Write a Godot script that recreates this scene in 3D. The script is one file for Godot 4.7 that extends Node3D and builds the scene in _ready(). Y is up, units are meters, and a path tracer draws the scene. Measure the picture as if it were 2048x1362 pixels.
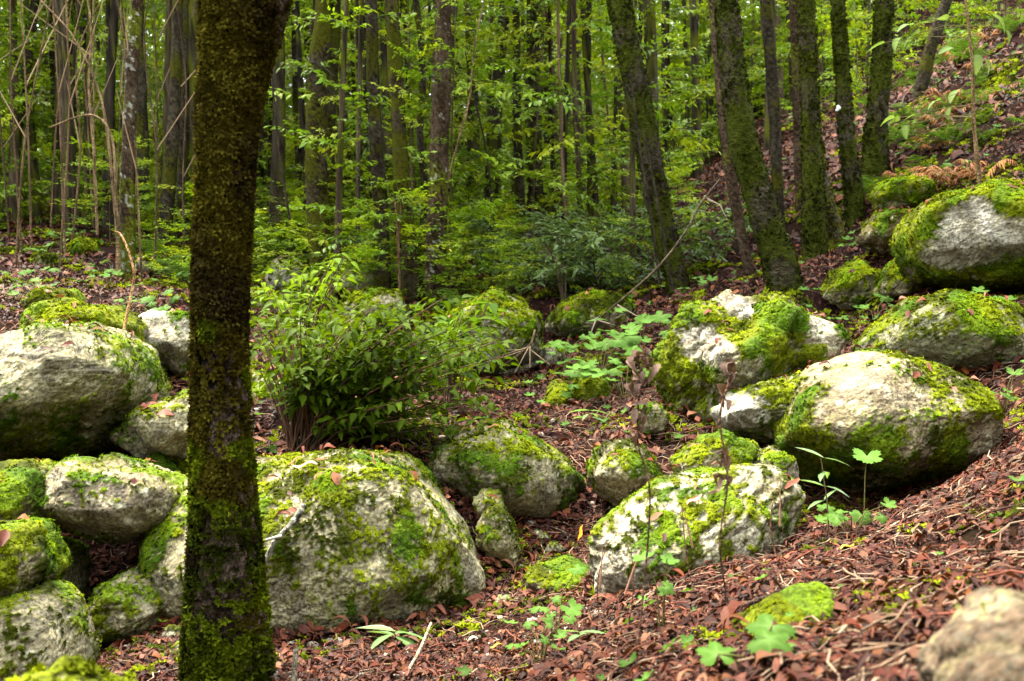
extends Node3D

# ---------------------------------------------------------------- basics
const EYE := Vector3(0.0, 1.05, 0.0)
const FPX := 2096.0          # focal length in photograph pixels (36 degrees high)
var rng := RandomNumberGenerator.new()
var n1 := FastNoiseLite.new()   # smooth
var nf := FastNoiseLite.new()   # fractal
var nc := FastNoiseLite.new()   # cells
var ncr := FastNoiseLite.new()  # cracks
var mats := {}
var used_names := {}

class Buf:
	var v := PackedVector3Array()
	var n := PackedVector3Array()
	var c := PackedColorArray()
	var i := PackedInt32Array()
	func mesh(m: Material) -> ArrayMesh:
		var a := []
		a.resize(Mesh.ARRAY_MAX)
		a[Mesh.ARRAY_VERTEX] = v
		a[Mesh.ARRAY_NORMAL] = n
		a[Mesh.ARRAY_COLOR] = c
		a[Mesh.ARRAY_INDEX] = i
		var me := ArrayMesh.new()
		me.add_surface_from_arrays(Mesh.PRIMITIVE_TRIANGLES, a)
		me.surface_set_material(0, m)
		return me

func spot(px: float, py: float, d: float) -> Vector3:
	return Vector3((px - 1024.0) / FPX * d, EYE.y + (681.0 - py) / FPX * d, -d)

func numbered(called: String) -> String:
	if not used_names.has(called):
		used_names[called] = 0
		return called
	used_names[called] += 1
	return "%s_%03d" % [called, used_names[called]]

func thing(called: String, label: String, category: String, at := Vector3.ZERO, group := "") -> Node3D:
	var o := Node3D.new()
	o.name = numbered(called)
	add_child(o, true)
	o.position = at
	tag(o, label, category, group)
	return o

func tag(o: Node, label: String, category: String, group := "", kind := "") -> void:
	if label != "": o.set_meta("label", label)
	if category != "": o.set_meta("category", category)
	if group != "": o.set_meta("group", group)
	if kind != "": o.set_meta("kind", kind)

func part(called: String, me: Mesh, parent: Node, label := "") -> MeshInstance3D:
	var o := MeshInstance3D.new()
	o.name = called
	o.mesh = me
	if label != "": o.set_meta("label", label)
	parent.add_child(o, true)
	return o

func many(called: String, me: Mesh, where: Array, tint: Array, parent: Node, kind := "stuff") -> MultiMeshInstance3D:
	var mm := MultiMesh.new()
	mm.transform_format = MultiMesh.TRANSFORM_3D
	mm.use_colors = true
	mm.mesh = me
	mm.instance_count = where.size()
	for k in where.size():
		mm.set_instance_transform(k, where[k])
		mm.set_instance_color(k, tint[k])
	var o := MultiMeshInstance3D.new()
	o.name = called
	o.multimesh = mm
	if kind != "": o.set_meta("kind", kind)
	parent.add_child(o, true)
	return o

func copy_of(o: Node3D, at: Vector3, turn: float, size: float) -> Node3D:
	var c: Node3D = o.duplicate()
	var base: String = o.get_meta("base_name")
	c.name = numbered(base)
	add_child(c, true)
	c.transform = Transform3D(Basis(Vector3(cos(turn * 7.0), 0, sin(turn * 7.0)), 0.075 * sin(turn * 5.0)) * Basis(Vector3.UP, turn).scaled(Vector3.ONE * size), at)
	return c

func lin(c: Color, k := 1.0) -> Color:
	return Color(c.r * k, c.g * k, c.b * k)

# ---------------------------------------------------------------- materials
func noise_tex(size: int, freq: float, seed_: int, fractal := 4, kind := FastNoiseLite.TYPE_SIMPLEX_SMOOTH) -> NoiseTexture2D:
	var f := FastNoiseLite.new()
	f.noise_type = kind
	f.frequency = freq
	f.seed = seed_
	f.fractal_octaves = fractal
	var t := NoiseTexture2D.new()
	t.width = size
	t.height = size
	t.seamless = true
	t.noise = f
	return t

func make_materials() -> void:
	var grain := noise_tex(512, 0.02, 5, 5)
	var speck := noise_tex(1024, 0.022, 21, 6)
	speck.color_ramp = Gradient.new()
	speck.color_ramp.offsets = PackedFloat32Array([0.0, 0.30, 0.5, 0.72, 1.0])
	speck.color_ramp.colors = PackedColorArray([Color(0.30, 0.28, 0.26), Color(0.60, 0.58, 0.55), Color(0.84, 0.83, 0.81), Color(0.95, 0.94, 0.92), Color(1, 1, 1)])
	var pits := noise_tex(512, 0.05, 8, 3, FastNoiseLite.TYPE_CELLULAR)
	for spec in [["stone", 0.9, 0.2, grain, 1.5, Vector3(2.6, 2.6, 2.6)], ["bark", 0.92, 0.15, pits, 2.0, Vector3(5, 2.2, 5)], ["soil", 0.95, 0.1, grain, 1.5, Vector3(3, 3, 3)]]:
		var m := StandardMaterial3D.new()
		m.resource_name = spec[0]
		m.vertex_color_use_as_albedo = true
		m.roughness = spec[1]
		m.metallic_specular = spec[2]
		m.heightmap_enabled = true
		m.heightmap_texture = spec[3]
		m.heightmap_scale = spec[4]
		m.uv1_triplanar = true
		m.uv1_scale = spec[5]
		m.albedo_texture = speck
		mats[spec[0]] = m
	for spec in [["leaf", 0.40, 0.36, 0.97], ["soft_leaf", 0.62, 0.16, 0.94], ["moss", 0.95, 0.05, 0.6], ["dead_leaf", 0.6, 0.22, 0.45]]:
		var m := StandardMaterial3D.new()
		m.resource_name = spec[0]
		m.vertex_color_use_as_albedo = true
		m.roughness = spec[1]
		m.metallic_specular = spec[2]
		m.cull_mode = BaseMaterial3D.CULL_DISABLED
		m.backlight_enabled = true
		var b: float = spec[3]
		m.backlight = Color(b, b, b * 0.72)
		mats[spec[0]] = m
	var w := StandardMaterial3D.new()
	w.resource_name = "wood"
	w.vertex_color_use_as_albedo = true
	w.roughness = 0.85
	w.metallic_specular = 0.2
	mats["wood"] = w

# ---------------------------------------------------------------- shapes
func smooth_path(pts: PackedVector3Array, rad: PackedFloat32Array, steps: int) -> Array:
	var op := PackedVector3Array()
	var orr := PackedFloat32Array()
	var last := pts.size() - 1
	for k in steps + 1:
		var t := float(k) / steps * last
		var a: int = mini(int(t), last - 1)
		var f := t - a
		var p0 := pts[maxi(a - 1, 0)]
		var p3 := pts[mini(a + 2, last)]
		op.append(pts[a].cubic_interpolate(pts[a + 1], p0, p3, f))
		orr.append(cubic_interpolate(rad[a], rad[a + 1], rad[maxi(a - 1, 0)], rad[mini(a + 2, last)], f))
	return [op, orr]

func tube(b: Buf, pts: PackedVector3Array, rad: PackedFloat32Array, sides: int, col: Color) -> void:
	var first := b.v.size()
	var cnt := pts.size()
	var side := Vector3.RIGHT
	for k in cnt:
		var dir := (pts[mini(k + 1, cnt - 1)] - pts[maxi(k - 1, 0)]).normalized()
		side = (side - dir * side.dot(dir))
		if side.length() < 0.01: side = dir.cross(Vector3.FORWARD)
		side = side.normalized()
		var up := dir.cross(side)
		for s in sides:
			var a := TAU * s / sides
			var nn := side * cos(a) + up * sin(a)
			b.v.append(pts[k] + nn * rad[k])
			b.n.append(nn)
			b.c.append(col)
	for k in cnt - 1:
		for s in sides:
			var p := first + k * sides + s
			var q := first + k * sides + (s + 1) % sides
			b.i.append_array(PackedInt32Array([p, p + sides, q, q, p + sides, q + sides]))

# a flat-ish blade given by its half outline (x across, z along), folded along the midrib
func blade(b: Buf, xf: Transform3D, outline: Array, fold: float, droop: float, col: Color, rib := Color(-1, 0, 0)) -> void:
	var first := b.v.size()
	var cnt := outline.size()
	var mid_col := col if rib.r < 0 else rib
	for k in cnt:
		var o: Vector2 = outline[k]
		var y := -droop * o.y * o.y
		b.v.append(xf * Vector3(-o.x, y + fold * o.x, o.y))
		b.v.append(xf * Vector3(0, y, o.y))
		b.v.append(xf * Vector3(o.x, y + fold * o.x, o.y))
		var s := 2.0 * droop * o.y
		b.n.append((xf.basis * Vector3(fold, 1, s)).normalized())
		b.n.append((xf.basis * Vector3(0, 1, s)).normalized())
		b.n.append((xf.basis * Vector3(-fold, 1, s)).normalized())
		b.c.append(col); b.c.append(mid_col); b.c.append(col)
	for k in cnt - 1:
		var p := first + k * 3
		b.i.append_array(PackedInt32Array([p, p + 1, p + 3, p + 1, p + 4, p + 3, p + 1, p + 2, p + 4, p + 2, p + 5, p + 4]))

func tilt(yaw: float, pitch: float, roll := 0.0) -> Basis:
	return Basis(Vector3.UP, yaw) * Basis(Vector3.RIGHT, -pitch) * Basis(Vector3.BACK, roll)

func along(dir: Vector3, spin := 0.0) -> Basis:   # z axis to dir, y upish
	var z := dir.normalized()
	var x := Vector3.UP.cross(z)
	if x.length() < 0.05: x = Vector3.RIGHT
	x = x.normalized()
	return Basis(x, z.cross(x), z) * Basis(Vector3.BACK, spin)

func upright(nrm: Vector3, spin: float) -> Basis:   # y axis to nrm
	var y := nrm.normalized()
	var x := y.cross(Vector3(0.31, 0.17, 0.93))
	if x.length() < 0.05: x = Vector3.RIGHT
	x = x.normalized()
	return Basis(x, y, x.cross(y)) * Basis(Vector3.UP, spin)

const LAUREL := [Vector2(0.002, 0.0), Vector2(0.010, 0.018), Vector2(0.0145, 0.040), Vector2(0.009, 0.062), Vector2(0.0005, 0.082)]
const LAUREL_FAR := [Vector2(0.002, 0.0), Vector2(0.0155, 0.034), Vector2(0.0005, 0.085)]

# leafy twig: grows along +z from the origin
func spray_mesh(seed_: int, length: float, leaves: int, size: float, far := false) -> ArrayMesh:
	var r := RandomNumberGenerator.new()
	r.seed = seed_
	var b := Buf.new()
	var pts := PackedVector3Array()
	var bend := r.randf_range(-0.25, 0.25)
	for k in 5:
		var t := k / 4.0
		pts.append(Vector3(bend * t * t * length, 0.10 * length * sin(t * 2.0) - 0.22 * t * t * length, t * length))
	tube(b, pts, PackedFloat32Array([0.0045, 0.004, 0.003, 0.002, 0.001]), 3, Color(0.09, 0.055, 0.03))
	var twigs := 3 if not far else 2
	var tw := []
	tw.append([pts[0], pts[4], 0.25])
	for k in twigs * 2:
		var t := r.randf_range(0.2, 0.85)
		var p0 := pts[0].lerp(pts[4], t) + Vector3(0, 0.06 * length * (1.0 - t), 0)
		var sgn := 1.0 if k % 2 == 0 else -1.0
		var p1 := p0 + Vector3(sgn * r.randf_range(0.16, 0.34), r.randf_range(-0.12, 0.12), r.randf_range(0.12, 0.32)) * length
		tube(b, PackedVector3Array([p0, p1]), PackedFloat32Array([0.0022, 0.001]), 3, Color(0.10, 0.07, 0.03))
		tw.append([p0, p1, 0.1])
	for k in leaves:
		var w: Array = tw[r.randi() % tw.size()]
		var t := r.randf_range(w[2], 1.0)
		var p: Vector3 = (w[0] as Vector3).lerp(w[1], t)
		var dirv: Vector3 = ((w[1] as Vector3) - (w[0] as Vector3)).normalized()
		var sgn := 1.0 if k % 2 == 0 else -1.0
		var out_dir := (dirv * 0.7 + Vector3(dirv.z, 0, -dirv.x) * sgn * r.randf_range(0.4, 1.2) + Vector3(0, r.randf_range(-0.55, 0.35), 0)).normalized()
		var bs := along(out_dir, r.randf_range(-0.7, 0.7)) * (size * r.randf_range(0.65, 1.2))
		var tone := r.randf_range(0.7, 1.3)
		var col := Color(tone * r.randf_range(0.85, 1.2), tone, tone * r.randf_range(0.6, 1.3))
		blade(b, Transform3D(bs, p), LAUREL_FAR if far else LAUREL, r.randf_range(0.1, 0.5), r.randf_range(1.0, 5.0), col)
	return b.mesh(mats.leaf)

func tuft_mesh(seed_: int, blades: int, h: float, spread: float) -> ArrayMesh:
	var r := RandomNumberGenerator.new()
	r.seed = seed_
	var b := Buf.new()
	for k in blades:
		var a := TAU * k / blades + r.randf_range(-0.4, 0.4)
		var out := Vector3(cos(a), 0, sin(a))
		var side := Vector3(-sin(a), 0, cos(a))
		var s := r.randf_range(0.5, 1.0) * spread
		var hh := h * r.randf_range(0.5, 1.0)
		var base := out * s * 0.25
		var midp := base + out * s * 0.4 + Vector3(0, hh * 0.75, 0)
		var tip := base + out * s + Vector3(0, hh * r.randf_range(0.5, 1.0), 0)
		var w := r.randf_range(0.16, 0.28) * spread
		var f := b.v.size()
		b.v.append_array(PackedVector3Array([base - side * w * 0.6, base + side * w * 0.6, midp - side * w, midp + side * w, tip]))
		var nn := (Vector3.UP - out * 0.15).normalized()
		var tone := r.randf_range(0.65, 1.25)
		for q in 5:
			b.n.append(nn)
			b.c.append(Color(tone, tone, tone))
		b.i.append_array(PackedInt32Array([f, f + 2, f + 1, f + 1, f + 2, f + 3, f + 2, f + 4, f + 3]))
	return b.mesh(mats.moss)

# ---------------------------------------------------------------- terrain
var gx := PackedVector2Array()
var gw := PackedFloat64Array()
var gpoly := Vector3.ZERO

func fit_ground() -> void:
	var pts := PackedVector3Array()
	for a in [
		[455, 1400, 3.05], [800, 1330, 3.35], [640, 1262, 3.8], [950, 1262, 3.8], [330, 1265, 3.8], [230, 1290, 3.8], [1060, 1170, 4.3], [1080, 1075, 4.8], [1150, 1250, 3.55], [1100, 1362, 2.7], [150, 1330, 3.7], [120, 1215, 4.5], [300, 1235, 4.4], [40, 1200, 4.4], [220, 1225, 4.6], [1215, 1075, 4.75], [1340, 1050, 4.6],
		[1330, 1260, 2.95], [1400, 1350, 1.9], [1650, 1230, 2.3], [1500, 1170, 2.9], [1480, 1100, 3.6], [1640, 1090, 3.45], [1760, 1045, 3.75], [1890, 975, 4.0], [2040, 900, 4.0], [1640, 1075, 4.3], [1740, 1050, 4.5], [1840, 1010, 4.6], [1980, 1180, 2.3], [2040, 1080, 2.7], [1800, 1362, 1.4], [2048, 1300, 1.25],
		[1100, 900, 5.7], [1050, 810, 6.7], [1200, 860, 5.9], [1000, 745, 8.2], [1220, 700, 7.6], [1250, 640, 8.8], [1350, 610, 8.4], [1290, 810, 6.0], [1400, 870, 5.4], [700, 890, 5.0], [560, 900, 5.0], [900, 890, 5.2],
		[1700, 690, 6.8], [1740, 630, 7.7], [2030, 790, 5.0], [2040, 605, 6.6], [1900, 585, 6.5],
		[330, 760, 5.9], [420, 830, 5.3], [330, 900, 5.0], [0, 640, 6.6], [200, 560, 8.6], [60, 560, 8.5], [330, 600, 7.6], [200, 500, 10.0], [0, 460, 11.5], [400, 540, 10.0], [120, 440, 13.0],
		[640, 470, 15.5], [750, 570, 11.0], [870, 600, 10.2], [1000, 560, 11.5], [640, 560, 11.0], [1200, 580, 10.3], [1060, 560, 12.5], [1430, 575, 8.8], [1600, 585, 8.0], [1480, 500, 10.5],
		[1900, 370, 8.6], [1950, 200, 10.8], [2040, 40, 12.8], [1700, 430, 9.6], [1830, 300, 10.0], [1760, 330, 10.2], [1840, 180, 13.0], [1640, 500, 9.4], [2040, 320, 8.2], [1830, 480, 7.6],
		[1000, 490, 17.0], [1000, 400, 26.0], [1000, 320, 42.0], [300, 440, 17.0], [0, 380, 25.0], [0, 300, 42.0], [1600, 180, 26.0], [1500, 330, 16.0], [2000, -180, 26.0], [2000, -260, 42.0], [-500, 380, 20.0], [-700, 560, 10.0], [2700, -150, 13.0],
	]:
		pts.append(spot(a[0], a[1], a[2]))
	for p in [Vector3(-1.6, 0.0, -2.6), Vector3(-0.5, 0.05, -2.4), Vector3(-1.2, 0.1, -0.6), Vector3(0.0, 0.2, -0.4), Vector3(1.0, 0.7, -0.3), Vector3(2.4, 1.3, -1.5), Vector3(3.2, 1.8, -3.0), Vector3(0, 0.1, 4), Vector3(-5, 0.6, 2), Vector3(5, 2.4, 3), Vector3(-5, 0.9, -3), Vector3(0, 0, 20), Vector3(-20, 2, 10), Vector3(25, 12, 10), Vector3(-30, 8, -30), Vector3(30, 18, -30), Vector3(0, 20, -90), Vector3(-90, 20, -60), Vector3(90, 40, -60), Vector3(-80, 4, 60), Vector3(80, 30, 60)]:
		pts.append(p)
	var cnt := pts.size()
	var dim := cnt + 3
	var m: Array[PackedFloat64Array] = []
	for r in dim:
		var row := PackedFloat64Array()
		row.resize(dim + 1)
		m.append(row)
	for r in cnt:
		var p := pts[r]
		gx.append(Vector2(p.x, p.z))
		for q in cnt:
			var o := pts[q]
			m[r][q] = sqrt((p.x - o.x) * (p.x - o.x) + (p.z - o.z) * (p.z - o.z) + 0.16)
		m[r][r] -= 0.06
		m[r][cnt] = 1.0; m[r][cnt + 1] = p.x; m[r][cnt + 2] = p.z
		m[cnt][r] = 1.0; m[cnt + 1][r] = p.x; m[cnt + 2][r] = p.z
		m[r][dim] = p.y
	for k in dim:
		var best := k
		for r in range(k + 1, dim):
			if absf(m[r][k]) > absf(m[best][k]): best = r
		var sw := m[k]
		m[k] = m[best]
		m[best] = sw
		var pk := m[k]
		for r in range(k + 1, dim):
			var f := m[r][k] / pk[k]
			if f == 0.0: continue
			var row := m[r]
			for q in range(k, dim + 1):
				row[q] -= f * pk[q]
			m[r] = row
	var sol := PackedFloat64Array()
	sol.resize(dim)
	for k in range(dim - 1, -1, -1):
		var s := m[k][dim]
		for q in range(k + 1, dim):
			s -= m[k][q] * sol[q]
		sol[k] = s / m[k][k]
	gw = sol.slice(0, cnt)
	gpoly = Vector3(sol[cnt], sol[cnt + 1], sol[cnt + 2])

func gh(x: float, z: float) -> float:
	var h := gpoly.x + gpoly.y * x + gpoly.z * z
	for k in gx.size():
		var dx := x - gx[k].x
		var dz := z - gx[k].y
		h += gw[k] * sqrt(dx * dx + dz * dz + 0.16)
	return h

var hm := PackedFloat32Array()
const HM0 := Vector2(-12.0, -22.0)
const HMS := 0.12
const HMW := 201
const HMH := 211

func bump(x: float, z: float) -> float:
	return 0.035 * nf.get_noise_2d(x * 1.3, z * 1.3) + 0.02 * nf.get_noise_2d(x * 5.0, z * 5.0 + 40.0)

func gy(x: float, z: float) -> float:   # height with bumps; table near the camera, formula elsewhere
	var u := (x - HM0.x) / HMS
	var w := (z - HM0.y) / HMS
	if u < 0 or w < 0 or u >= HMW - 1 or w >= HMH - 1:
		return gh(x, z) + bump(x, z)
	var a := int(u)
	var c := int(w)
	var k := c * HMW + a
	return lerpf(lerpf(hm[k], hm[k + 1], u - a), lerpf(hm[k + HMW], hm[k + HMW + 1], u - a), w - c) + bump(x, z)

func gnormal(x: float, z: float) -> Vector3:
	var e := 0.06
	return Vector3(gy(x - e, z) - gy(x + e, z), 2.0 * e, gy(x, z - e) - gy(x, z + e)).normalized()

func build_ground() -> void:
	fit_ground()
	hm.resize(HMW * HMH)
	for r in HMH:
		for q in HMW:
			hm[r * HMW + q] = gh(HM0.x + q * HMS, HM0.y + r * HMS)
	var b := Buf.new()
	var nx := 250
	var nz := 260
	for r in nz + 1:
		var tz := lerpf(-1.0, 1.0, float(r) / nz)
		var z := -5.0 + sinh(tz * 4.6) * 2.6
		for q in nx + 1:
			var tx := lerpf(-1.0, 1.0, float(q) / nx)
			var x := sinh(tz * 0.0 + tx * 4.6) * 2.6
			b.v.append(Vector3(x, gy(x, z), z))
			var a := nf.get_noise_2d(x * 0.9, z * 0.9)
			var f := n1.get_noise_2d(x * 23.0, z * 23.0)
			var k := 0.75 + 0.5 * f
			var col := Color(0.018, 0.010, 0.008).lerp(Color(0.034, 0.017, 0.013), clampf(0.5 + a, 0, 1))
			b.c.append(lin(col, k))
	var w := nx + 1
	for r in nz + 1:
		for q in w:
			var xa := b.v[r * w + maxi(q - 1, 0)]
			var xb := b.v[r * w + mini(q + 1, nx)]
			var za := b.v[maxi(r - 1, 0) * w + q]
			var zb := b.v[mini(r + 1, nz) * w + q]
			b.n.append((zb - za).cross(xb - xa).normalized())
	for r in nz:
		for q in nx:
			var p := r * w + q
			b.i.append_array(PackedInt32Array([p, p + 1, p + w, p + 1, p + w + 1, p + w]))
	var g := part("ground", b.mesh(mats.soil), self)
	tag(g, "", "", "", "structure")

# ---------------------------------------------------------------- stones
var tufts := []
var on_stones: Array[Transform3D] = []
const PALE := Color(0.36, 0.318, 0.205)
const GREY := Color(0.17, 0.152, 0.115)
const DARK := Color(0.085, 0.07, 0.055)
const MOSS_A := Color(0.125, 0.150, 0.004)
const MOSS_B := Color(0.028, 0.036, 0.003)
const MOSS_C := Color(0.065, 0.140, 0.006)

# outline: photograph pixels of its silhouette, d: metres from the camera, thick: half depth in metres
func stone(called: String, label: String, outline: Array, d: float, thick: float, o := {}) -> Node3D:
	var pale: Color = o.get("pale", PALE)
	var grey: Color = o.get("grey", GREY)
	var moss: float = o.get("moss", 0.0)
	var lift: float = o.get("lift", 0.55)
	var rough: float = o.get("rough", 1.0)
	var ridge: float = o.get("ridge", 0.0)
	var white: float = o.get("white", 1.0)
	var over: float = o.get("over", 0.35)
	var over_at: float = o.get("over_at", 0.1)
	var streak: Vector3 = o.get("streak", Vector3.ONE)
	var sd: float = o.get("seed", float(used_names.size()) * 7.31)
	var so := Vector3(sd * 3.1, sd * 1.7, sd * 2.3)
	# centre and reach of the outline
	var cx := 0.0
	var cy := 0.0
	var ar := 0.0
	var cnt := outline.size()
	for k in cnt:
		var a: Vector2 = outline[k]
		var c: Vector2 = outline[(k + 1) % cnt]
		var cr := a.x * c.y - c.x * a.y
		ar += cr
		cx += (a.x + c.x) * cr
		cy += (a.y + c.y) * cr
	cx /= 3.0 * ar
	cy /= 3.0 * ar
	var reach := PackedFloat32Array()
	var mean := 0.0
	for k in 128:
		var a := TAU * k / 128.0
		var dir := Vector2(cos(a), -sin(a))
		var best := 0.0
		for e in cnt:
			var p: Vector2 = (outline[e] as Vector2) - Vector2(cx, cy)
			var q: Vector2 = (outline[(e + 1) % cnt] as Vector2) - Vector2(cx, cy)
			var s := q - p
			var den := dir.cross(s)
			if absf(den) < 1e-6: continue
			var t := p.cross(s) / den
			var w := p.cross(dir) / den
			if t > 0 and w >= -0.001 and w <= 1.001: best = maxf(best, t)
		reach.append(best * d / FPX)
		mean += best * d / FPX / 128.0
	for pass_ in 2:
		var cp := reach.duplicate()
		for k in 128:
			reach[k] = cp[k] * 0.5 + (cp[(k + 1) % 128] + cp[(k + 127) % 128]) * 0.25
	var at := spot(cx, cy, d)
	var px_size := mean * FPX / d
	var n: int = clampi(int(px_size * 0.46 * o.get("res", 1.0)), 12, 112)
	var w := n + 1
	var b := Buf.new()
	var edges := {}
	var axes := [[Vector3.RIGHT, Vector3.UP, Vector3.BACK], [Vector3.LEFT, Vector3.UP, Vector3.FORWARD], [Vector3.UP, Vector3.BACK, Vector3.RIGHT], [Vector3.DOWN, Vector3.FORWARD, Vector3.RIGHT], [Vector3.BACK, Vector3.UP, Vector3.LEFT], [Vector3.FORWARD, Vector3.UP, Vector3.RIGHT]]
	var box: float = o.get("box", 0.78)
	var fr := RandomNumberGenerator.new()
	fr.seed = int(sd * 100.0) + 5
	var planes := []
	for k in int(o.get("facets", 7)):
		var pn := Vector3(fr.randf_range(-1, 1), fr.randf_range(-0.8, 1), fr.randf_range(-0.3, 1)).normalized()
		# reach of the plain shape along pn
		var far := 0.0
		for q in 64:
			var a := TAU * q / 64.0
			var ex := Vector3(cos(a) * reach[q * 2], sin(a) * reach[q * 2], 0.0)
			for zz in [0.0, 0.4, 0.8]:
				far = maxf(far, pn.dot(ex * sqrt(1.0 - zz * zz) + Vector3(0, 0, thick * zz)))
		planes.append([pn, far * fr.randf_range(0.83, 0.96)])
	for fc in 6:
		var ax: Vector3 = axes[fc][0]
		var au: Vector3 = axes[fc][1]
		var av := ax.cross(au)
		for r in w:
			for q in w:
				var u := tan((float(q) / n - 0.5) * PI * 0.5)
				var v := tan((float(r) / n - 0.5) * PI * 0.5)
				var dv := (ax + av * u + au * v).normalized()
				var th := fposmod(atan2(dv.y, dv.x), TAU) / TAU * 128.0
				var k0 := int(th) % 128
				var rr := lerpf(reach[k0], reach[(k0 + 1) % 128], th - int(th))
				var rho := sqrt(dv.x * dv.x + dv.y * dv.y)
				var rp := pow(rho, box)
				var cs := dv.x / maxf(rho, 1e-6)
				var sn := dv.y / maxf(rho, 1e-6)
				var p := Vector3(rr * rp * cs, rr * rp * sn, thick * signf(dv.z) * pow(absf(dv.z), box))
				var pn := p / mean + so
				var dsp := mean * rough * (0.11 * n1.get_noise_3dv(pn * 1.15) + 0.032 * (nc.get_noise_3dv(pn * 1.0) + 0.5)) + rough * (0.018 * nf.get_noise_3dv((p + so) * 6.0))
				if ridge > 0.0:
					var sl := p.x * 0.86 - p.y * 0.42 + 0.11 * n1.get_noise_3dv((p + so) * 3.0) + 0.03 * n1.get_noise_3dv((p + so) * 9.0)
					var wv := sin(sl * TAU / 0.155)
					dsp += ridge * (absf(wv) - 0.6) * (0.6 + 0.4 * n1.get_noise_3dv((p + so) * 2.0))
				for pl in planes:
					var ex: float = p.dot(pl[0]) - pl[1]
					if ex > 0.0: p -= (pl[0] as Vector3) * ex * 0.7
				var cr := ncr.get_noise_3dv((p + so) * 3.6 + Vector3.ONE * 0.25 * n1.get_noise_3dv((p + so) * 9.0))
				dsp -= rough * 0.008 * smoothstep(-0.86, -0.97, cr)
				var q3 := p + p.normalized() * dsp
				if q3.y < over_at * mean: q3.z -= over * (over_at * mean - q3.y)
				b.v.append(q3)
				if r == 0 or q == 0 or r == n or q == n:
					var key := Vector3i((dv * 20000.0).round())
					if not edges.has(key): edges[key] = PackedInt32Array()
					edges[key].append(b.v.size() - 1)
		var f0 := fc * w * w
		for r in n:
			for q in n:
				var p := f0 + r * w + q
				b.i.append_array(PackedInt32Array([p, p + 1, p + w, p + 1, p + w + 1, p + w]))
	b.n = normals(b, edges)
	# moss and colour
	var where: Array[Array] = [[], []]
	var tint: Array[Array] = [[], []]
	var area := 4.0 * PI * mean * mean * 1.1 / b.v.size()
	var dens: float = o.get("tufts", 1.0) * 3900.0 * clampf(4.6 / d, 0.2, 1.4)
	var tsize: float = o.get("tuft_size", 1.0) * clampf(d / 4.6, 0.8, 2.8) * 0.72
	var hue: float = o.get("hue", 0.0)
	var patches: Array = o.get("bare", [])
	var more_moss: Array = o.get("mossy", [])
	for k in b.v.size():
		var p := b.v[k]
		var nn := b.n[k]
		var ps := (p + so) * streak
		var broad := n1.get_noise_3dv(ps * 3.4)
		var mid := nf.get_noise_3dv(ps * 11.0 + Vector3(9, 3, 1))
		var fine := nf.get_noise_3dv((p + so) * 42.0)
		var grit := n1.get_noise_3dv(ps * Vector3(70.0, 45.0, 70.0))
		var m := moss - 0.07 + lift * (nn.y - 0.25) + 0.42 * broad + 0.62 * mid + 0.50 * fine + 0.22 * grit
		if ridge > 0.0:
			var sl := p.x * 0.86 - p.y * 0.42 + 0.11 * n1.get_noise_3dv((p + so) * 3.0) + 0.03 * n1.get_noise_3dv((p + so) * 9.0)
			m += 0.85 * (0.45 - absf(sin(sl * TAU / 0.155)))
		for bp in patches:
			var dd := Vector2((p.x + at.x) * FPX / d + 1024.0 - bp[0], 681.0 - (p.y + at.y - EYE.y) * FPX / d - bp[1])
			m -= bp[3] * clampf(1.6 - dd.length() / bp[2] + 0.5 * mid, 0.0, 1.0)
		for bp in more_moss:
			var dd := Vector2((p.x + at.x) * FPX / d + 1024.0 - bp[0], 681.0 - (p.y + at.y - EYE.y) * FPX / d - bp[1])
			var gm: float = 0.6 * bp[3] * clampf(1.5 - dd.length() / bp[2] + 0.8 * mid + 0.7 * fine + 0.3 * grit, 0.0, 1.0)
			m += 0.55 * gm
		var kk := smoothstep(-0.05, 0.06, m)
		var lich := clampf(0.55 + 0.9 * n1.get_noise_3dv((p + so) * 5.0) + 0.5 * mid, 0, 1)
		var st := grey.lerp(pale, lich)
		var sp := n1.get_noise_3dv((p + so) * 95.0)
		st = st.lerp(Color(0.175, 0.165, 0.07), 0.75 * smoothstep(-0.42, -0.02, m + 0.3 * grit))
		st = lin(st, 1.05 + 0.5 * fine + 0.28 * sp)
		if mid > 0.30 and lich > 0.45: st = st.lerp(Color(0.50, 0.465, 0.34), 0.65 * white)
		if sp + 0.5 * fine < -0.46: st = st.lerp(Color(0.11, 0.10, 0.075), 0.7)
		var ls := nc.get_noise_3dv((p + so) * 17.0 + Vector3.ONE * 0.25 * fine)
		if ls < -0.70 and n1.get_noise_3dv((p + so) * 8.0 + Vector3(5, 5, 5)) > 0.05: st = st.lerp(Color(0.47, 0.45, 0.34), 0.7 * white)
		var crk := ncr.get_noise_3dv((p + so) * 3.6 + Vector3.ONE * 0.25 * n1.get_noise_3dv((p + so) * 9.0))
		if crk < -0.93: st = st.lerp(Color(0.15, 0.125, 0.07), 0.5)
		var hv := clampf(0.5 + 1.1 * n1.get_noise_3dv((p + so) * 4.3 + Vector3(40, 0, 0)) + 0.5 * fine, 0, 1)
		var mc := MOSS_B.lerp(MOSS_A, clampf(hv + hue, 0, 1))
		if broad > 0.25: mc = mc.lerp(MOSS_C, 0.45)
		b.c.append(lin(st.lerp(mc, kk), 1.0))
		if kk > 0.0: b.v[k] = p + nn * kk * (0.006 + 0.012 * clampf(m, 0, 1) * (0.6 + mid))
		if d > 2.0 and p.y < 0.0 and nn.z > -0.3 and rng.randf() < area * 1500.0:
			var dy := p.y + at.y - gy(p.x + at.x, p.z + at.z)
			if dy > -0.02 and dy < 0.05: on_stones.append(Transform3D(upright(nn * 0.5 + Vector3.UP, rng.randf() * TAU), p + at + nn * 0.03))
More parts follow.
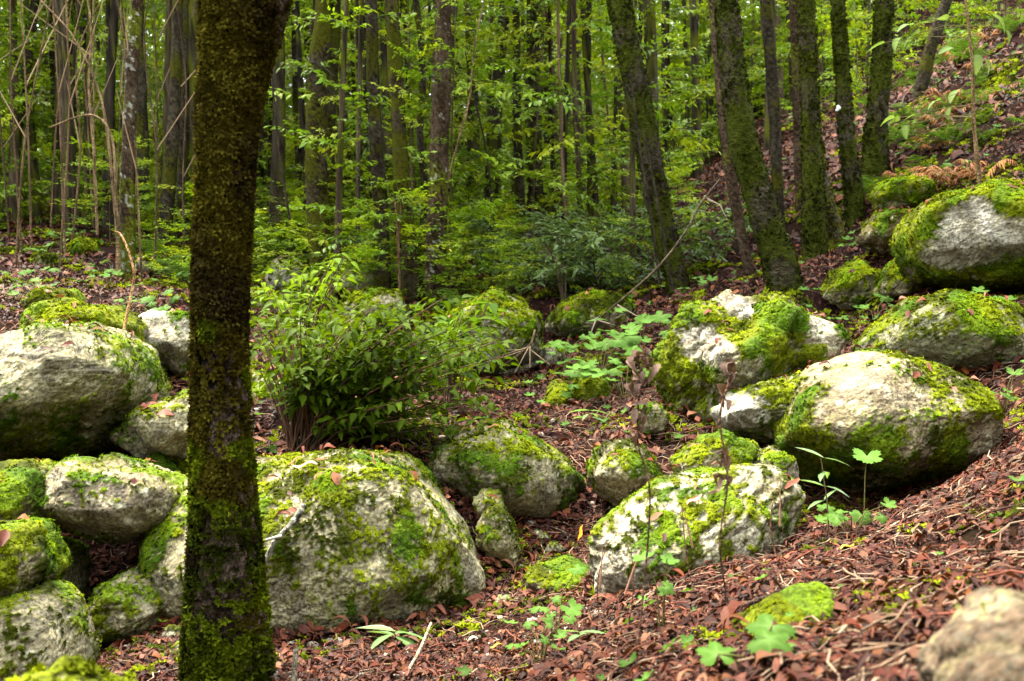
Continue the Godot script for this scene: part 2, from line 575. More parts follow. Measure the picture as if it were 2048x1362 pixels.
		if nn.y > 0.72 and rng.randf() < area * 42.0: on_stones.append(Transform3D(upright(nn, rng.randf() * TAU), p + at + nn * 0.02))
		if m > 0.02 and nn.z > -0.7 and rng.randf() < area * dens * (0.55 + clampf(m, 0.0, 0.5)):
			var ty: int = 0 if rng.randf() < 0.5 else 1
			var s := tsize * rng.randf_range(0.7, 1.35)
			where[ty].append(Transform3D(upright(nn + Vector3(0, -0.35 if nn.y < 0.3 else 0.15, 0) + Vector3(rng.randf_range(-.35, .35), rng.randf_range(-.35, .35), rng.randf_range(-.35, .35)), rng.randf() * TAU) * s, p + nn * 0.006))
			tint[ty].append(lin(mc, rng.randf_range(0.75, 1.35)))
	b.n = normals(b, edges)
	var t := thing(called, label, o.get("category", "boulder"), at, o.get("group", ""))
	part("rock", b.mesh(mats.stone), t)
	for ty in 2:
		if where[ty].size() > 8: many("moss", tufts[ty], where[ty], tint[ty], t)
	return t

func normals(b: Buf, edges: Dictionary) -> PackedVector3Array:
	var out := PackedVector3Array()
	out.resize(b.v.size())
	for k in range(0, b.i.size(), 3):
		var p := b.i[k]
		var q := b.i[k + 1]
		var s := b.i[k + 2]
		var f := (b.v[s] - b.v[p]).cross(b.v[q] - b.v[p])
		out[p] += f
		out[q] += f
		out[s] += f
	for key in edges:
		var l: PackedInt32Array = edges[key]
		if l.size() > 1:
			var s := Vector3.ZERO
			var mv := Vector3.ZERO
			for q in l:
				s += out[q]
				mv += b.v[q]
			mv /= l.size()
			for q in l:
				out[q] = s
				b.v[q] = mv
	for k in out.size():
		out[k] = out[k].normalized()
	return out

func V(a: Array) -> Array:
	var out := []
	for k in range(0, a.size(), 2):
		out.append(Vector2(a[k], a[k + 1]))
	return out

# ---------------------------------------------------------------- trees
# line: [px, py, width px] from base to top, at distance d; goes on upwards to `top` metres
func trunk_of(b: Buf, line: Array, d: float, top: float, sides: int, rings: int, o := {}) -> Array:
	var pts := PackedVector3Array()
	var rad := PackedFloat32Array()
	for l in line:
		pts.append(spot(l[0], l[1], d + (l[3] if l.size() > 3 else 0.0)))
		rad.append(l[2] * 0.5 * d / FPX)
	var base := pts[0]
	var g := minf(gy(base.x, base.z), base.y)
	pts.insert(0, Vector3(base.x, g - 0.25, base.z))
	rad.insert(0, rad[0] * 1.45)
	var e := pts.size() - 1
	var dir := (pts[e] - pts[e - 1]).normalized()
	dir = (dir + Vector3(0, 0.5, 0)).normalized()
	var rise := top - pts[e].y
	if rise > 0.5:
		var tip := pts[e]
		var rt := rad[e]
		for k in 3:
			pts.append(tip + dir * rise * (k + 1) / 3.0 / maxf(dir.y, 0.4))
			rad.append(rt * [0.82, 0.6, 0.25][k])
	var origin := pts[0]
	for k in pts.size():
		pts[k] -= origin
	# rings evenly by length
	var sp := smooth_path(pts, rad, rings)
	bark(b, sp[0], sp[1], sides, o)
	return [origin, sp[0], sp[1]]

func bark(b: Buf, pts: PackedVector3Array, rad: PackedFloat32Array, sides: int, o := {}) -> void:
	var c1: Color = o.get("bark", Color(0.062, 0.046, 0.030))
	var c2: Color = o.get("bark2", Color(0.115, 0.098, 0.075))
	var ms: Color = o.get("moss_color", Color(0.105, 0.115, 0.012))
	var moss: float = o.get("moss", 0.0)
	var lichen: float = o.get("lichen", 0.0)
	var so := Vector3(o.get("seed", 1.0) * 4.7, 0, o.get("seed", 1.0) * 2.9)
	var rough: float = o.get("rough", 0.09)
	var first := b.v.size()
	var cnt := pts.size()
	var side := Vector3.RIGHT
	for k in cnt:
		var dir := (pts[mini(k + 1, cnt - 1)] - pts[maxi(k - 1, 0)]).normalized()
		side = (side - dir * side.dot(dir)).normalized()
		var up := dir.cross(side)
		for s in sides:
			var a := TAU * s / sides
			var nn := side * cos(a) + up * sin(a)
			var p := pts[k] + nn * rad[k]
			var q := p + so
			var lump := n1.get_noise_3dv(Vector3(q.x * 7.0, q.y * 2.2, q.z * 7.0))
			var fib := nf.get_noise_3dv(Vector3(q.x * 40.0, q.y * 22.0, q.z * 40.0))
			b.v.append(p + nn * rad[k] * rough * (1.1 * lump + 0.9 * fib))
			b.n.append(nn)
			var m := moss + 0.7 * n1.get_noise_3dv(q * 2.3) + 0.6 * fib
			var col := lin(c1.lerp(c2, clampf(0.5 + lump + 1.1 * fib, 0, 1)), 0.95 + 1.1 * fib)
			col = col.lerp(lin(ms, 0.9 + 0.5 * fib), smoothstep(-0.10, 0.12, m))
			if lichen > 0.0:
				var li := nf.get_noise_3dv(q * 19.0 + Vector3(7, 7, 7)) + 0.45 * n1.get_noise_3dv(q * 4.0)
				if li > 0.62 - lichen: col = col.lerp(Color(0.40, 0.41, 0.36), 0.75)
			b.c.append(col)
	for k in cnt:
		for s in sides:
			var a0 := b.v[first + k * sides + (s + sides - 1) % sides]
			var a1 := b.v[first + k * sides + (s + 1) % sides]
			var b0 := b.v[first + maxi(k - 1, 0) * sides + s]
			var b1 := b.v[first + mini(k + 1, cnt - 1) * sides + s]
			b.n[first + k * sides + s] = (a1 - a0).cross(b1 - b0).normalized()
	for k in cnt - 1:
		for s in sides:
			var p := first + k * sides + s
			var q := first + k * sides + (s + 1) % sides
			b.i.append_array(PackedInt32Array([p, p + sides, q, q, p + sides, q + sides]))

var sprays := []
var far_sprays := []

func crown_sprays(centre: Vector3, size: Vector3, cnt: int, scale_: float, r: RandomNumberGenerator) -> Array:
	var where := []
	var tint := []
	for k in cnt:
		var dv := Vector3(r.randf_range(-1, 1), r.randf_range(-1, 1), r.randf_range(-1, 1))
		while dv.length() > 1.0 or dv.length() < 0.25:
			dv = Vector3(r.randf_range(-1, 1), r.randf_range(-1, 1), r.randf_range(-1, 1))
		var p := centre + dv * size
		var out := Vector3(dv.x, r.randf_range(-0.4, 0.4), dv.z).normalized()
		where.append(Transform3D(along(out, r.randf_range(-0.5, 0.5)) * (scale_ * r.randf_range(0.8, 1.3)), p))
		tint.append(leaf_tint(r))
	return [where, tint]

func leaf_tint(r: RandomNumberGenerator, bright := 1.0) -> Color:
	var t := r.randf()
	var c := Color(0.078, 0.145, 0.006).lerp(Color(0.185, 0.27, 0.008), t)
	if r.randf() < 0.2: c = Color(0.24, 0.29, 0.01)
	return lin(c, bright * r.randf_range(0.9, 1.4))

func limbs(t: Node3D, from: Vector3, centre: Vector3, size: Vector3, rad: float, cnt: int, r: RandomNumberGenerator) -> void:
	for k in cnt:
		var b := Buf.new()
		var a := TAU * k / cnt + r.randf_range(-0.5, 0.5)
		var tip := centre + Vector3(cos(a) * size.x * 0.75, r.randf_range(-0.3, 0.5) * size.y, sin(a) * size.z * 0.75)
		var midp := from.lerp(tip, 0.5) + Vector3(0, 0.25, 0)
		tube(b, PackedVector3Array([from, midp, tip]), PackedFloat32Array([rad, rad * 0.6, rad * 0.2]), 5, Color(0.06, 0.05, 0.03))
		part("limb", b.mesh(mats.wood), t)

func tree(called: String, label: String, line: Array, d: float, o := {}) -> Node3D:
	var b := Buf.new()
	var top: float = o.get("top", 9.0)
	o["seed"] = o.get("seed", line[0][0] * 0.013)
	var wpx: float = line[0][2]
	var info := trunk_of(b, line, d, top, clampi(int(wpx * 0.7), 14, 32), int(o.get("rings", 400)), o)
	var t := thing(called, label, "tree", info[0], o.get("group", ""))
	part("trunk", b.mesh(mats.bark), t)
	if o.get("tufted", 0) > 0: trunk_moss(t, info[1], info[2], o)
	var pts: PackedVector3Array = info[1]
	var tip := pts[pts.size() - 1]
	if o.get("crown", 16) > 0:
		var r := RandomNumberGenerator.new()
		r.seed = int(line[0][0] * 31 + 7)
		var size: Vector3 = Vector3(1.7, 1.5, 1.7) * float(o.get("spread", 1.0))
		var from := pts[int(pts.size() * 0.86)]
		limbs(t, from, tip, size, 0.03, 5, r)
		var cs := crown_sprays(tip, size, o.get("crown", 16), 1.25, r)
		many("crown", sprays[r.randi() % sprays.size()], cs[0], cs[1], t)
	return t

func trunk_moss(t: Node3D, pts: PackedVector3Array, rad: PackedFloat32Array, o: Dictionary) -> void:
	var where := [[], []]
	var tint := [[], []]
	var cnt: int = o.get("tufted", 1000)
	var col: Color = o.get("tuft_color", Color(0.11, 0.115, 0.012))
	var col2: Color = o.get("tuft_color2", Color(0.05, 0.042, 0.010))
	var ylo: float = o.get("tuft_from", -0.2)
	var yhi: float = o.get("tuft_to", 4.0)
	var so: float = o.get("seed", 1.0)
	var tries := 0
	var size: float = o.get("tuft_size", 1.0)
	while tries < cnt:
		tries += 1
		var k := rng.randi_range(0, pts.size() - 2)
		var f := rng.randf()
		var p := pts[k].lerp(pts[k + 1], f)
		if p.y < ylo or p.y > yhi: continue
		var a := rng.randf() * TAU
		var dir := (pts[k + 1] - pts[k]).normalized()
		var side := dir.cross(Vector3.FORWARD).normalized()
		var up := dir.cross(side)
		var nn := side * cos(a) + up * sin(a)
		var q := p + nn * rad[k]
		var m: float = n1.get_noise_3dv(Vector3(q.x * 6.0 + so * 4.7, q.y * 3.0, q.z * 6.0)) + 0.5 * nf.get_noise_3dv(q * 13.0) + o.get("tuft_bias", 0.15)
		if m < 0.0 and rng.randf() > 0.22 + 0.6 * smoothstep(-0.3, 0.0, m): continue
		var hang := (nn * 0.75 + Vector3(0, rng.randf_range(-0.9, 0.25), 0) + Vector3(rng.randf_range(-.4, .4), 0, rng.randf_range(-.4, .4))).normalized()
		var ty := rng.randi() % 2
		where[ty].append(Transform3D(upright(hang, rng.randf() * TAU) * (size * rng.randf_range(0.6, 1.3)), q))
		var gr := clampf(0.5 + 0.9 * n1.get_noise_3dv(q * 3.1 + Vector3(3, 1, 2)) + rng.randf_range(-0.3, 0.3), 0, 1)
		var tc := col2.lerp(col, gr)
		# another, greener moss grows in patches round the foot
		if q.y + 0.7 * n1.get_noise_3dv(q * 4.0) < o.get("green_below", -9.0): tc = Color(0.022, 0.029, 0.003).lerp(Color(0.085, 0.108, 0.004), gr)
		tint[ty].append(lin(tc, rng.randf_range(0.5, 1.5)))
	for ty in 2:
		if where[ty].size() > 8: many("moss", tufts[ty], where[ty], tint[ty], t)

# ---------------------------------------------------------------- plants
const OVATE := [Vector2(0.002, 0.0), Vector2(0.022, 0.008), Vector2(0.030, 0.022), Vector2(0.0285, 0.026), Vector2(0.030, 0.042), Vector2(0.0255, 0.046), Vector2(0.023, 0.062), Vector2(0.017, 0.066), Vector2(0.012, 0.082), Vector2(0.0005, 0.105)]
const BROAD := [Vector2(0.003, 0.0), Vector2(0.036, 0.012), Vector2(0.047, 0.045), Vector2(0.040, 0.080), Vector2(0.020, 0.108), Vector2(0.0005, 0.128)]
const SPEAR := [Vector2(0.002, 0.0), Vector2(0.014, 0.025), Vector2(0.021, 0.060), Vector2(0.017, 0.095), Vector2(0.008, 0.125), Vector2(0.0005, 0.15)]

func blade_mesh(outline: Array, fold: float, droop: float, col: Color, m: Material, rib := Color(-1, 0, 0)) -> ArrayMesh:
	var b := Buf.new()
	blade(b, Transform3D.IDENTITY, outline, fold, droop, col, rib)
	return b.mesh(m)

# round leaf with five toothed lobes, stalk end at the origin, in the xz plane towards +z
func lobed_mesh(r_: float, cup: float, col: Color, rib: Color, seed_: int) -> ArrayMesh:
	var r := RandomNumberGenerator.new()
	r.seed = seed_
	var b := Buf.new()
	var rim := 46
	b.v.append(Vector3.ZERO); b.n.append(Vector3.UP); b.c.append(rib)
	for ring in 2:
		for k in rim:
			var a := lerpf(-2.72, 2.72, float(k) / (rim - 1))
			var lobe := absf(cos(a * 5.0 / 2.0 * 1.16))
			var rad := r_ * (0.62 + 0.38 * pow(lobe, 0.6)) * (1.0 - 0.10 * absf(a) / 2.7)
			rad *= 1.0 + 0.075 * (1.0 if k % 2 == 0 else -1.0)
			if ring == 0: rad = r_ * 0.45
			var p := Vector3(sin(a) * rad, 0, cos(a) * rad)
			p.y = cup * rad * rad / r_ + 0.05 * rad * cos(a * 5.8)
			b.v.append(p)
			b.n.append(Vector3(-2.0 * cup * sin(a) * rad / r_, 1, -2.0 * cup * cos(a) * rad / r_).normalized())
			b.c.append(col.lerp(rib, 0.5 * pow(lobe, 6.0)) if ring == 0 else col)
	for k in rim - 1:
		b.i.append_array(PackedInt32Array([0, 2 + k, 1 + k]))
		b.i.append_array(PackedInt32Array([1 + k, 2 + k, 1 + rim + k, 2 + k, 2 + rim + k, 1 + rim + k]))
	return b.mesh(mats.soft_leaf)

var lobed := []

# low herb: lobed leaves on thin stalks from one root
func herb(label: String, root: Vector3, leaves: int, reach: float, height: float, size: float, group := "") -> Node3D:
	var t := thing("lobed_herb", label, "plant", root, group)
	for k in leaves:
		var a := TAU * k / leaves * 1.0 + rng.randf_range(-0.6, 0.6)
		var f := sqrt(rng.randf_range(0.05, 1.0))
		var tip := Vector3(cos(a) * reach * f, height * rng.randf_range(0.45, 1.0), sin(a) * reach * f)
		var gnd := gy(root.x + tip.x, root.z + tip.z) - root.y
		tip.y += maxf(gnd, -0.05)
		var b := Buf.new()
		tube(b, PackedVector3Array([Vector3(0, -0.02, 0), tip * Vector3(0.35, 0.7, 0.35), tip]), PackedFloat32Array([0.0022, 0.0018, 0.0013]), 4, Color(0.13, 0.12, 0.04))
		var st := part("stalk", b.mesh(mats.soft_leaf), t)
		var l := part("leaf", lobed[rng.randi() % lobed.size()], st)
		l.transform = Transform3D(Basis(Vector3.RIGHT, 0.4) * tilt(a + rng.randf_range(-0.7, 0.7) if f > 0.3 else rng.randf() * TAU, 0.0) * Basis(Vector3.RIGHT, rng.randf_range(-0.1, 0.5)) * (size * rng.randf_range(0.5, 1.15)), tip)
	return t

# fern frond along +z
func frond_mesh(length: float, col: Color, curl: float, seed_: int, dead := false) -> ArrayMesh:
	var r := RandomNumberGenerator.new()
	r.seed = seed_
	var b := Buf.new()
	var pts := PackedVector3Array()
	var rad := PackedFloat32Array()
	for k in 9:
		var t := k / 8.0
		pts.append(Vector3(0, length * (0.55 * sin(t * 1.9) - curl * t * t * t), length * (t * 0.85)))
		rad.append(0.0035 * (1.0 - 0.8 * t))
	tube(b, pts, rad, 3, Color(0.16, 0.09, 0.03) if dead else Color(0.09, 0.10, 0.02))
	var pairs := 22
	for k in pairs:
		var t := 0.14 + 0.85 * k / pairs
		var x := t * 8.0
		var a := mini(int(x), 7)
		var p := pts[a].lerp(pts[a + 1], x - a)
		var dirv := (pts[a + 1] - pts[a]).normalized()
		var ln := length * (0.2 if dead else 0.27) * r.randf_range(0.7, 1.2) * sin(minf(1.0, t * 1.25 + 0.12) * PI * 0.97) + 0.012
		for sgn in [-1.0, 1.0]:
			var out := (Vector3(sgn, 0, 0) + dirv * 0.45 + Vector3(0, r.randf_range(-0.9, -0.2) if dead else r.randf_range(-0.3, 0.1), 0)).normalized()
			var tone := r.randf_range(0.65, 1.3)
			blade(b, Transform3D(along(out, r.randf_range(-0.5, 0.5)) * ln, p), [Vector2(0.03, 0), Vector2(0.085, 0.15), Vector2(0.035, 0.27), Vector2(0.08, 0.40), Vector2(0.03, 0.55), Vector2(0.055, 0.7), Vector2(0.005, 1.0)], 0.3, 0.35 if dead else 0.12, lin(col, tone))
	return b.mesh(mats.dead_leaf if dead else mats.soft_leaf)

func fern(called: String, label: String, root: Vector3, meshes: Array, cnt: int, size: float, group := "", spread_from := 0.0, spread_to := TAU) -> Node3D:
	var t := thing(called, label, "fern", root, group)
	for k in cnt:
		var a := lerpf(spread_from, spread_to, (k + rng.randf_range(0.1, 0.9)) / cnt)
		var f := part("frond", meshes[k % meshes.size()], t)
		f.transform = Transform3D(tilt(a, rng.randf_range(-0.25, 0.35)) * (size * rng.randf_range(0.75, 1.15)), Vector3(0, -0.02, 0))
	return t

# shrub of many slender stems with opposite toothed leaves
func shrub(label: String, root: Vector3, tips: Array, leaf_len: float, pairs: int, colors: Array, bare_to := -99.0) -> Node3D:
	var t := thing("leafy_shrub", label, "shrub", root)
	var kinds := []
	for k in 6:
		kinds.append(blade_mesh(OVATE, [0.15, 0.3, 0.4, 0.2, 0.35, 0.25][k], [1.5, 3.0, 0.5, 4.0, 2.0, 5.0][k], lin(colors[k % colors.size()], [0.85, 1.0, 1.15, 0.75, 1.3, 0.95][k]), mats.soft_leaf, lin(colors[k % colors.size()], 1.5)))
	var rest := []
	var rest_t := []
	var made := 0
	var order := 0
	for tp in tips:
		var tip: Vector3 = (tp as Vector3) - root
		var b := Buf.new()
		var off := Vector3(rng.randf_range(-.06, .06), 0, rng.randf_range(-.06, .06))
		var midp := tip * Vector3(0.42, 0.62, 0.42) + Vector3(rng.randf_range(-.05, .05), 0.0, rng.randf_range(-.05, .05))
		var sp := smooth_path(PackedVector3Array([off - Vector3(0, 0.05, 0), off * 0.5 + midp * 0.5, midp, tip]), PackedFloat32Array([0.006, 0.005, 0.0038, 0.0015]), 12)
		tube(b, sp[0], sp[1], 4, Color(0.075, 0.038, 0.024) if order % 3 else Color(0.03, 0.02, 0.014))
		part("stem", b.mesh(mats.wood), t)
		order += 1
		var path: PackedVector3Array = sp[0]
		for k in pairs:
			if (tp as Vector3).x < bare_to and k < pairs - 3: continue
			if rng.randf() < 0.16: continue
			var u := lerpf(0.48, 1.0, pow((k + 0.5) / pairs, 0.85)) * 12.0
			var a := mini(int(u), 11)
			var p := path[a].lerp(path[a + 1], u - a)
			var yaw := rng.randf() * TAU
			for sgn in [0.0, PI]:
				var s := leaf_len / 0.105 * rng.randf_range(0.6, 1.15)
				var yw: float = yaw + sgn
				var dirv := Vector3(sin(yw), 0, cos(yw))
				var foot := p + dirv * 0.015
				# short side shoot carries the pair outwards
				foot += dirv * rng.randf_range(0.0, 0.09)
				var xf := Transform3D(tilt(yw, rng.randf_range(-0.75, 0.35), rng.randf_range(-0.5, 0.5)) * s, foot)
				if made < 300 and (k + order) % 3 == 0:
					var l := part("leaf", kinds[rng.randi() % 6], t)
					l.transform = xf
					made += 1
				else:
					rest.append(xf)
					rest_t.append(Color(1, 1, 1) * rng.randf_range(0.8, 1.25))
	if rest.size() > 0: many("leaves", kinds[1], rest, rest_t, t)
	return t

func stick(called: String, label: String, pts: Array, widths: Array, col: Color, o := {}) -> Node3D:
	var v := PackedVector3Array()
	var r := PackedFloat32Array()
	for k in pts.size():
		v.append((pts[k] as Vector3) - (pts[0] as Vector3))
		r.append(widths[k] * 0.5)
	var sp := smooth_path(v, r, maxi(14, pts.size() * 9))
	var b := Buf.new()
	var c2: Color = o.get("col2", lin(col, 1.5))
	bark(b, sp[0], sp[1], 7, {"bark": col, "bark2": c2, "moss": o.get("moss", -2.0), "seed": pts[0].x * 3.0, "rough": 0.12, "lichen": o.get("lichen", 0.0)})
	var t := thing(called, label, o.get("category", "branch"), pts[0], o.get("group", ""))
	part(o.get("part", "wood"), b.mesh(mats.bark), t)
	for tw in o.get("twigs", []):
		var tv := PackedVector3Array()
		var tr := PackedFloat32Array()
		for k in tw.size():
			tv.append((tw[k] as Vector3) - (pts[0] as Vector3))
			tr.append(lerpf(0.0035, 0.0012, float(k) / maxf(1, tw.size() - 1)) * o.get("twig_size", 1.0))
		var tb := Buf.new()
		tube(tb, tv, tr, 5, c2)
		part("twig", tb.mesh(mats.wood), t)
	return t

func dead_leaf_mesh(seed_: int, wide: float, curl: float) -> ArrayMesh:
	var r := RandomNumberGenerator.new()
	r.seed = seed_
	var b := Buf.new()
	var seg := 6
	for k in seg + 1:
		var t := float(k) / seg
		var w := wide * pow(sin(PI * (0.06 + 0.90 * t)), 0.8) + 0.001
		var z := (t - 0.5) * 0.08
		var y := curl * 0.02 * sin(t * PI) + 0.006 * sin(t * 7.0 + seed_)
		for sgn in [-1.0, 0.0, 1.0]:
			b.v.append(Vector3(sgn * w, y + absf(sgn) * w * curl * 0.8 * sin(t * 3.0 + seed_ * 0.7), z))
			b.n.append(Vector3(-sgn * curl * 0.6, 1, 0).normalized())
			var tone := r.randf_range(0.8, 1.2) * (0.75 if sgn == 0.0 else 1.0)
			b.c.append(Color(tone, tone, tone))
	for k in seg:
		var p := k * 3
		b.i.append_array(PackedInt32Array([p, p + 1, p + 3, p + 1, p + 4, p + 3, p + 1, p + 2, p + 4, p + 2, p + 5, p + 4]))
	return b.mesh(mats.dead_leaf)

# ---------------------------------------------------------------- the scene
func _ready() -> void:
	rng.seed = 20240
	# camera
	var cam := Camera3D.new()
	cam.name = "camera"
	add_child(cam)
	cam.position = EYE
	var lens := CameraAttributesPhysical.new()
	lens.frustum_focal_length = 53.86
	lens.frustum_focus_distance = 4.6
	lens.frustum_near = 0.05
	lens.frustum_far = 400.0
	lens.exposure_aperture = 8.0
	cam.attributes = lens
	cam.fov = 36.0
	cam.near = 0.05
	cam.far = 400.0
	# sky, exposure
	var env := Environment.new()
	env.background_mode = Environment.BG_SKY
	var sk := ProceduralSkyMaterial.new()
	sk.sky_top_color = Color(0.86, 0.88, 0.90)
	sk.sky_horizon_color = Color(0.93, 0.94, 0.95)
	sk.sky_curve = 0.2
	sk.ground_bottom_color = Color(0.15, 0.13, 0.10)
	sk.ground_horizon_color = Color(0.30, 0.30, 0.26)
	sk.sun_angle_max = 5.0
	env.sky = Sky.new()
	env.sky.sky_material = sk
	env.tonemap_mode = Environment.TONE_MAPPER_LINEAR
	env.tonemap_exposure = 22.5
	env.sdfgi_enabled = true
	env.ssao_enabled = true
	env.ssil_enabled = true
	var we := WorldEnvironment.new()
	we.name = "environment"
	we.environment = env
	add_child(we)
	env.background_energy_multiplier = 0.68
	# sun through high thin cloud, from behind the trees
	var sun := DirectionalLight3D.new()
	sun.name = "sun"
	sun.light_color = Color(1.0, 0.97, 0.90)
	sun.light_energy = 0.42
	sun.light_angular_distance = 18.0
	sun.shadow_enabled = true
	add_child(sun)
	sun.look_at_from_position(Vector3(-3.5, 9.0, -3.0), Vector3.ZERO)

	n1.noise_type = FastNoiseLite.TYPE_SIMPLEX_SMOOTH
	n1.fractal_type = FastNoiseLite.FRACTAL_NONE
	n1.frequency = 1.0
	nf.noise_type = FastNoiseLite.TYPE_SIMPLEX_SMOOTH
	nf.fractal_octaves = 4
	nf.frequency = 1.0
	nf.seed = 3
	nc.noise_type = FastNoiseLite.TYPE_CELLULAR
	nc.fractal_type = FastNoiseLite.FRACTAL_NONE
	nc.frequency = 1.0
	ncr.noise_type = FastNoiseLite.TYPE_CELLULAR
	ncr.cellular_return_type = FastNoiseLite.RETURN_DISTANCE2_SUB
	ncr.fractal_type = FastNoiseLite.FRACTAL_NONE
	ncr.frequency = 1.0
	make_materials()
	for k in 6: sprays.append(spray_mesh(100 + k, 0.62, 60, 0.82))
	for k in 4: far_sprays.append(spray_mesh(300 + k, 0.8, 46, 1.35, true))
	tufts = [tuft_mesh(1, 9, 0.013, 0.017), tuft_mesh(2, 7, 0.019, 0.014)]
	for k in 4: lobed.append(lobed_mesh(0.05, [0.25, -0.3, 0.1, -0.15][k], lin(Color(0.070, 0.145, 0.020), [1.0, 0.8, 1.2, 0.95][k]), Color(0.12, 0.20, 0.05), 40 + k))
	build_ground()
	print("ground ", Time.get_ticks_msec())
	build_stones()
	print("stones ", Time.get_ticks_msec())
	build_trees()
	print("trees ", Time.get_ticks_msec())
	build_understory()
	print("understory ", Time.get_ticks_msec())
	build_plants()
	print("plants ", Time.get_ticks_msec())
	build_litter()
	print("litter ", Time.get_ticks_msec())

func build_stones() -> void:
	var dull_tan := Color(0.26, 0.24, 0.19)  # duller pale tone for a few low stones
	stone("boulder", "big pale boulder streaked with moss behind the mossy tree trunk", V([320,1130, 316,1080, 340,1010, 385,960, 500,925, 600,915, 700,905, 800,915, 860,950, 900,1000, 945,1060, 970,1120, 980,1180, 978,1240, 950,1310, 600,1330, 420,1290, 370,1230, 330,1180]), 4.35, 0.62, {"mossy": [[620, 960, 90, 0.6], [760, 1000, 70, 0.6], [600, 1080, 40, 0.5], [880, 1120, 60, 0.6], [920, 1195, 50, 0.9], [700, 1150, 35, 0.5], [780, 1170, 35, 0.5], [350, 1090, 30, 0.6]], "over": 0.15, "moss": -0.06, "lift": 0.2, "seed": 2.0, "rough": 0.55, "streak": Vector3(1.3, 0.6, 1.3), "bare": [[850, 1210, 45, 0.8], [560, 1150, 60, 0.45], [955, 1120, 30, 0.5], [700, 1230, 60, 0.3]], "box": 0.72})
	stone("boulder", "rounded boulder between the leafy shrub and the red leaf path", V([830,960, 870,890, 930,855, 1010,850, 1080,888, 1140,920, 1172,960, 1165,1010, 1120,1048, 1040,1068, 1000,1040, 950,1010, 880,990]), 5.15, 0.5, {"mossy": [[1130, 1000, 35, 1.0], [1010, 940, 30, 0.8], [960, 960, 40, 0.6]], "over": 0.9, "moss": -0.02, "lift": 0.5, "seed": 5.0, "rough": 0.9})
	stone("boulder", "wide grey boulder with a mossy crest beside dark stones", V([-90,720, 0,690, 60,665, 140,640, 200,650, 260,690, 285,730, 292,800, 270,840, 240,880, 180,905, 90,920, 0,935, -80,900, -110,800]), 4.9, 0.65, {"mossy": [[60, 860, 80, 1.0], [160, 850, 70, 1.0], [240, 800, 40, 0.8], [0, 900, 80, 1.0], [110, 900, 80, 1.0]], "over": 1.1, "over_at": 0.0, "moss": -0.10, "lift": 0.35, "seed": 9.0, "rough": 0.9, "bare": [[120, 720, 80, 0.5], [40, 740, 70, 0.5]]})
	stone("boulder", "moss cushion covered stone on top of the wide grey boulder", V([55,660, 80,615, 150,603, 230,620, 285,660, 292,710, 200,730, 80,700]), 5.6, 0.4, {"moss": 0.42, "lift": 0.3, "hue": 0.25, "seed": 12.0})
	stone("boulder", "small moss capped stone on the leaf slope by the wide boulder", V([55,605, 90,582, 140,583, 162,605, 150,635, 70,635]), 6.3, 0.25, {"moss": 0.25, "hue": 0.2, "seed": 15.0})
	stone("boulder", "bare pale stone with moss flank just behind the mossy trunk", V([272,648, 310,623, 385,630, 430,660, 430,740, 380,770, 310,725, 285,685]), 6.0, 0.32, {"moss": 0.05, "seed": 17.0, "bare": [[310, 645, 38, 1.3], [385, 665, 25, 0.7]], "pale": Color(0.448, 0.416, 0.352)})
	stone("boulder", "angular grey block wedged under the wide boulder behind the trunk", V([238,885, 262,835, 300,803, 350,802, 390,785, 450,800, 460,880, 380,925, 270,908]), 5.0, 0.35, {"moss": 0.0, "seed": 19.0, "rough": 1.4})
	stone("boulder", "upright mossy slab leaning on the wide grey boulder", V([272,715, 308,735, 328,780, 308,812, 275,815]), 5.15, 0.2, {"moss": 0.2, "seed": 21.0})
	stone("boulder", "brown boulder with pale nose overhanging a black gap", V([112,965, 130,928, 175,914, 230,930, 290,945, 350,965, 380,990, 372,1020, 330,1060, 260,1092, 200,1085, 150,1055, 118,1005]), 4.2, 0.42, {"mossy": [[190, 1060, 60, 1.0], [150, 1000, 35, 0.8], [280, 1070, 60, 1.0]], "over": 1.2, "over_at": 0.1, "moss": -0.05, "seed": 23.0, "pale": Color(0.28, 0.235, 0.175), "grey": Color(0.15, 0.12, 0.09), "rough": 0.8, "bare": [[165, 950, 30, 0.8], [260, 985, 60, 0.5]]})
	stone("boulder", "pale and mossy boulder beside the brown overhanging one", V([-70,950, 0,935, 50,930, 95,945, 110,985, 106,1050, 60,1095, -50,1085]), 4.05, 0.35, {"mossy": [[40, 1060, 50, 0.8]], "over": 0.8, "moss": 0.1, "seed": 26.0})
	stone("boulder", "shaggy moss covered stone above the dark round stone", V([-70,1075, 10,1048, 60,1062, 97,1100, 93,1145, 60,1195, 10,1225, -70,1235]), 3.5, 0.3, {"mossy": [[30, 1180, 60, 0.9]], "over": 1.0, "moss": 0.35, "seed": 28.0, "tuft_size": 1.3})
	stone("boulder", "dark round stone at the foot of the shaggy mossy one", V([-60,1240, 20,1190, 80,1178, 122,1210, 152,1270, 168,1335, 150,1420, -60,1420]), 3.4, 0.3, {"mossy": [[40, 1280, 60, 0.8]], "moss": 0.02, "lift": 0.2, "seed": 30.0, "rough": 0.5})
	stone("boulder", "flat topped stone sunk in the hollow beside the big boulder", V([183,1205, 215,1160, 270,1130, 320,1138, 352,1200, 332,1275, 230,1285, 190,1245]), 4.0, 0.26, {"mossy": [[260, 1230, 60, 0.8]], "moss": -0.1, "lift": 0.2, "seed": 33.0, "rough": 1.3})
	stone("boulder", "low moss mound stone behind the brown overhanging boulder", V([255,935, 300,903, 340,913, 372,950, 372,1000, 280,1000]), 4.85, 0.22, {"moss": 0.4, "seed": 35.0, "hue": -0.2})
	stone("boulder", "small stone deep in the gap under the brown boulder", V([78,1112, 110,1085, 150,1100, 168,1150, 162,1215, 100,1225]), 4.3, 0.2, {"moss": 0.05, "seed": 37.0})
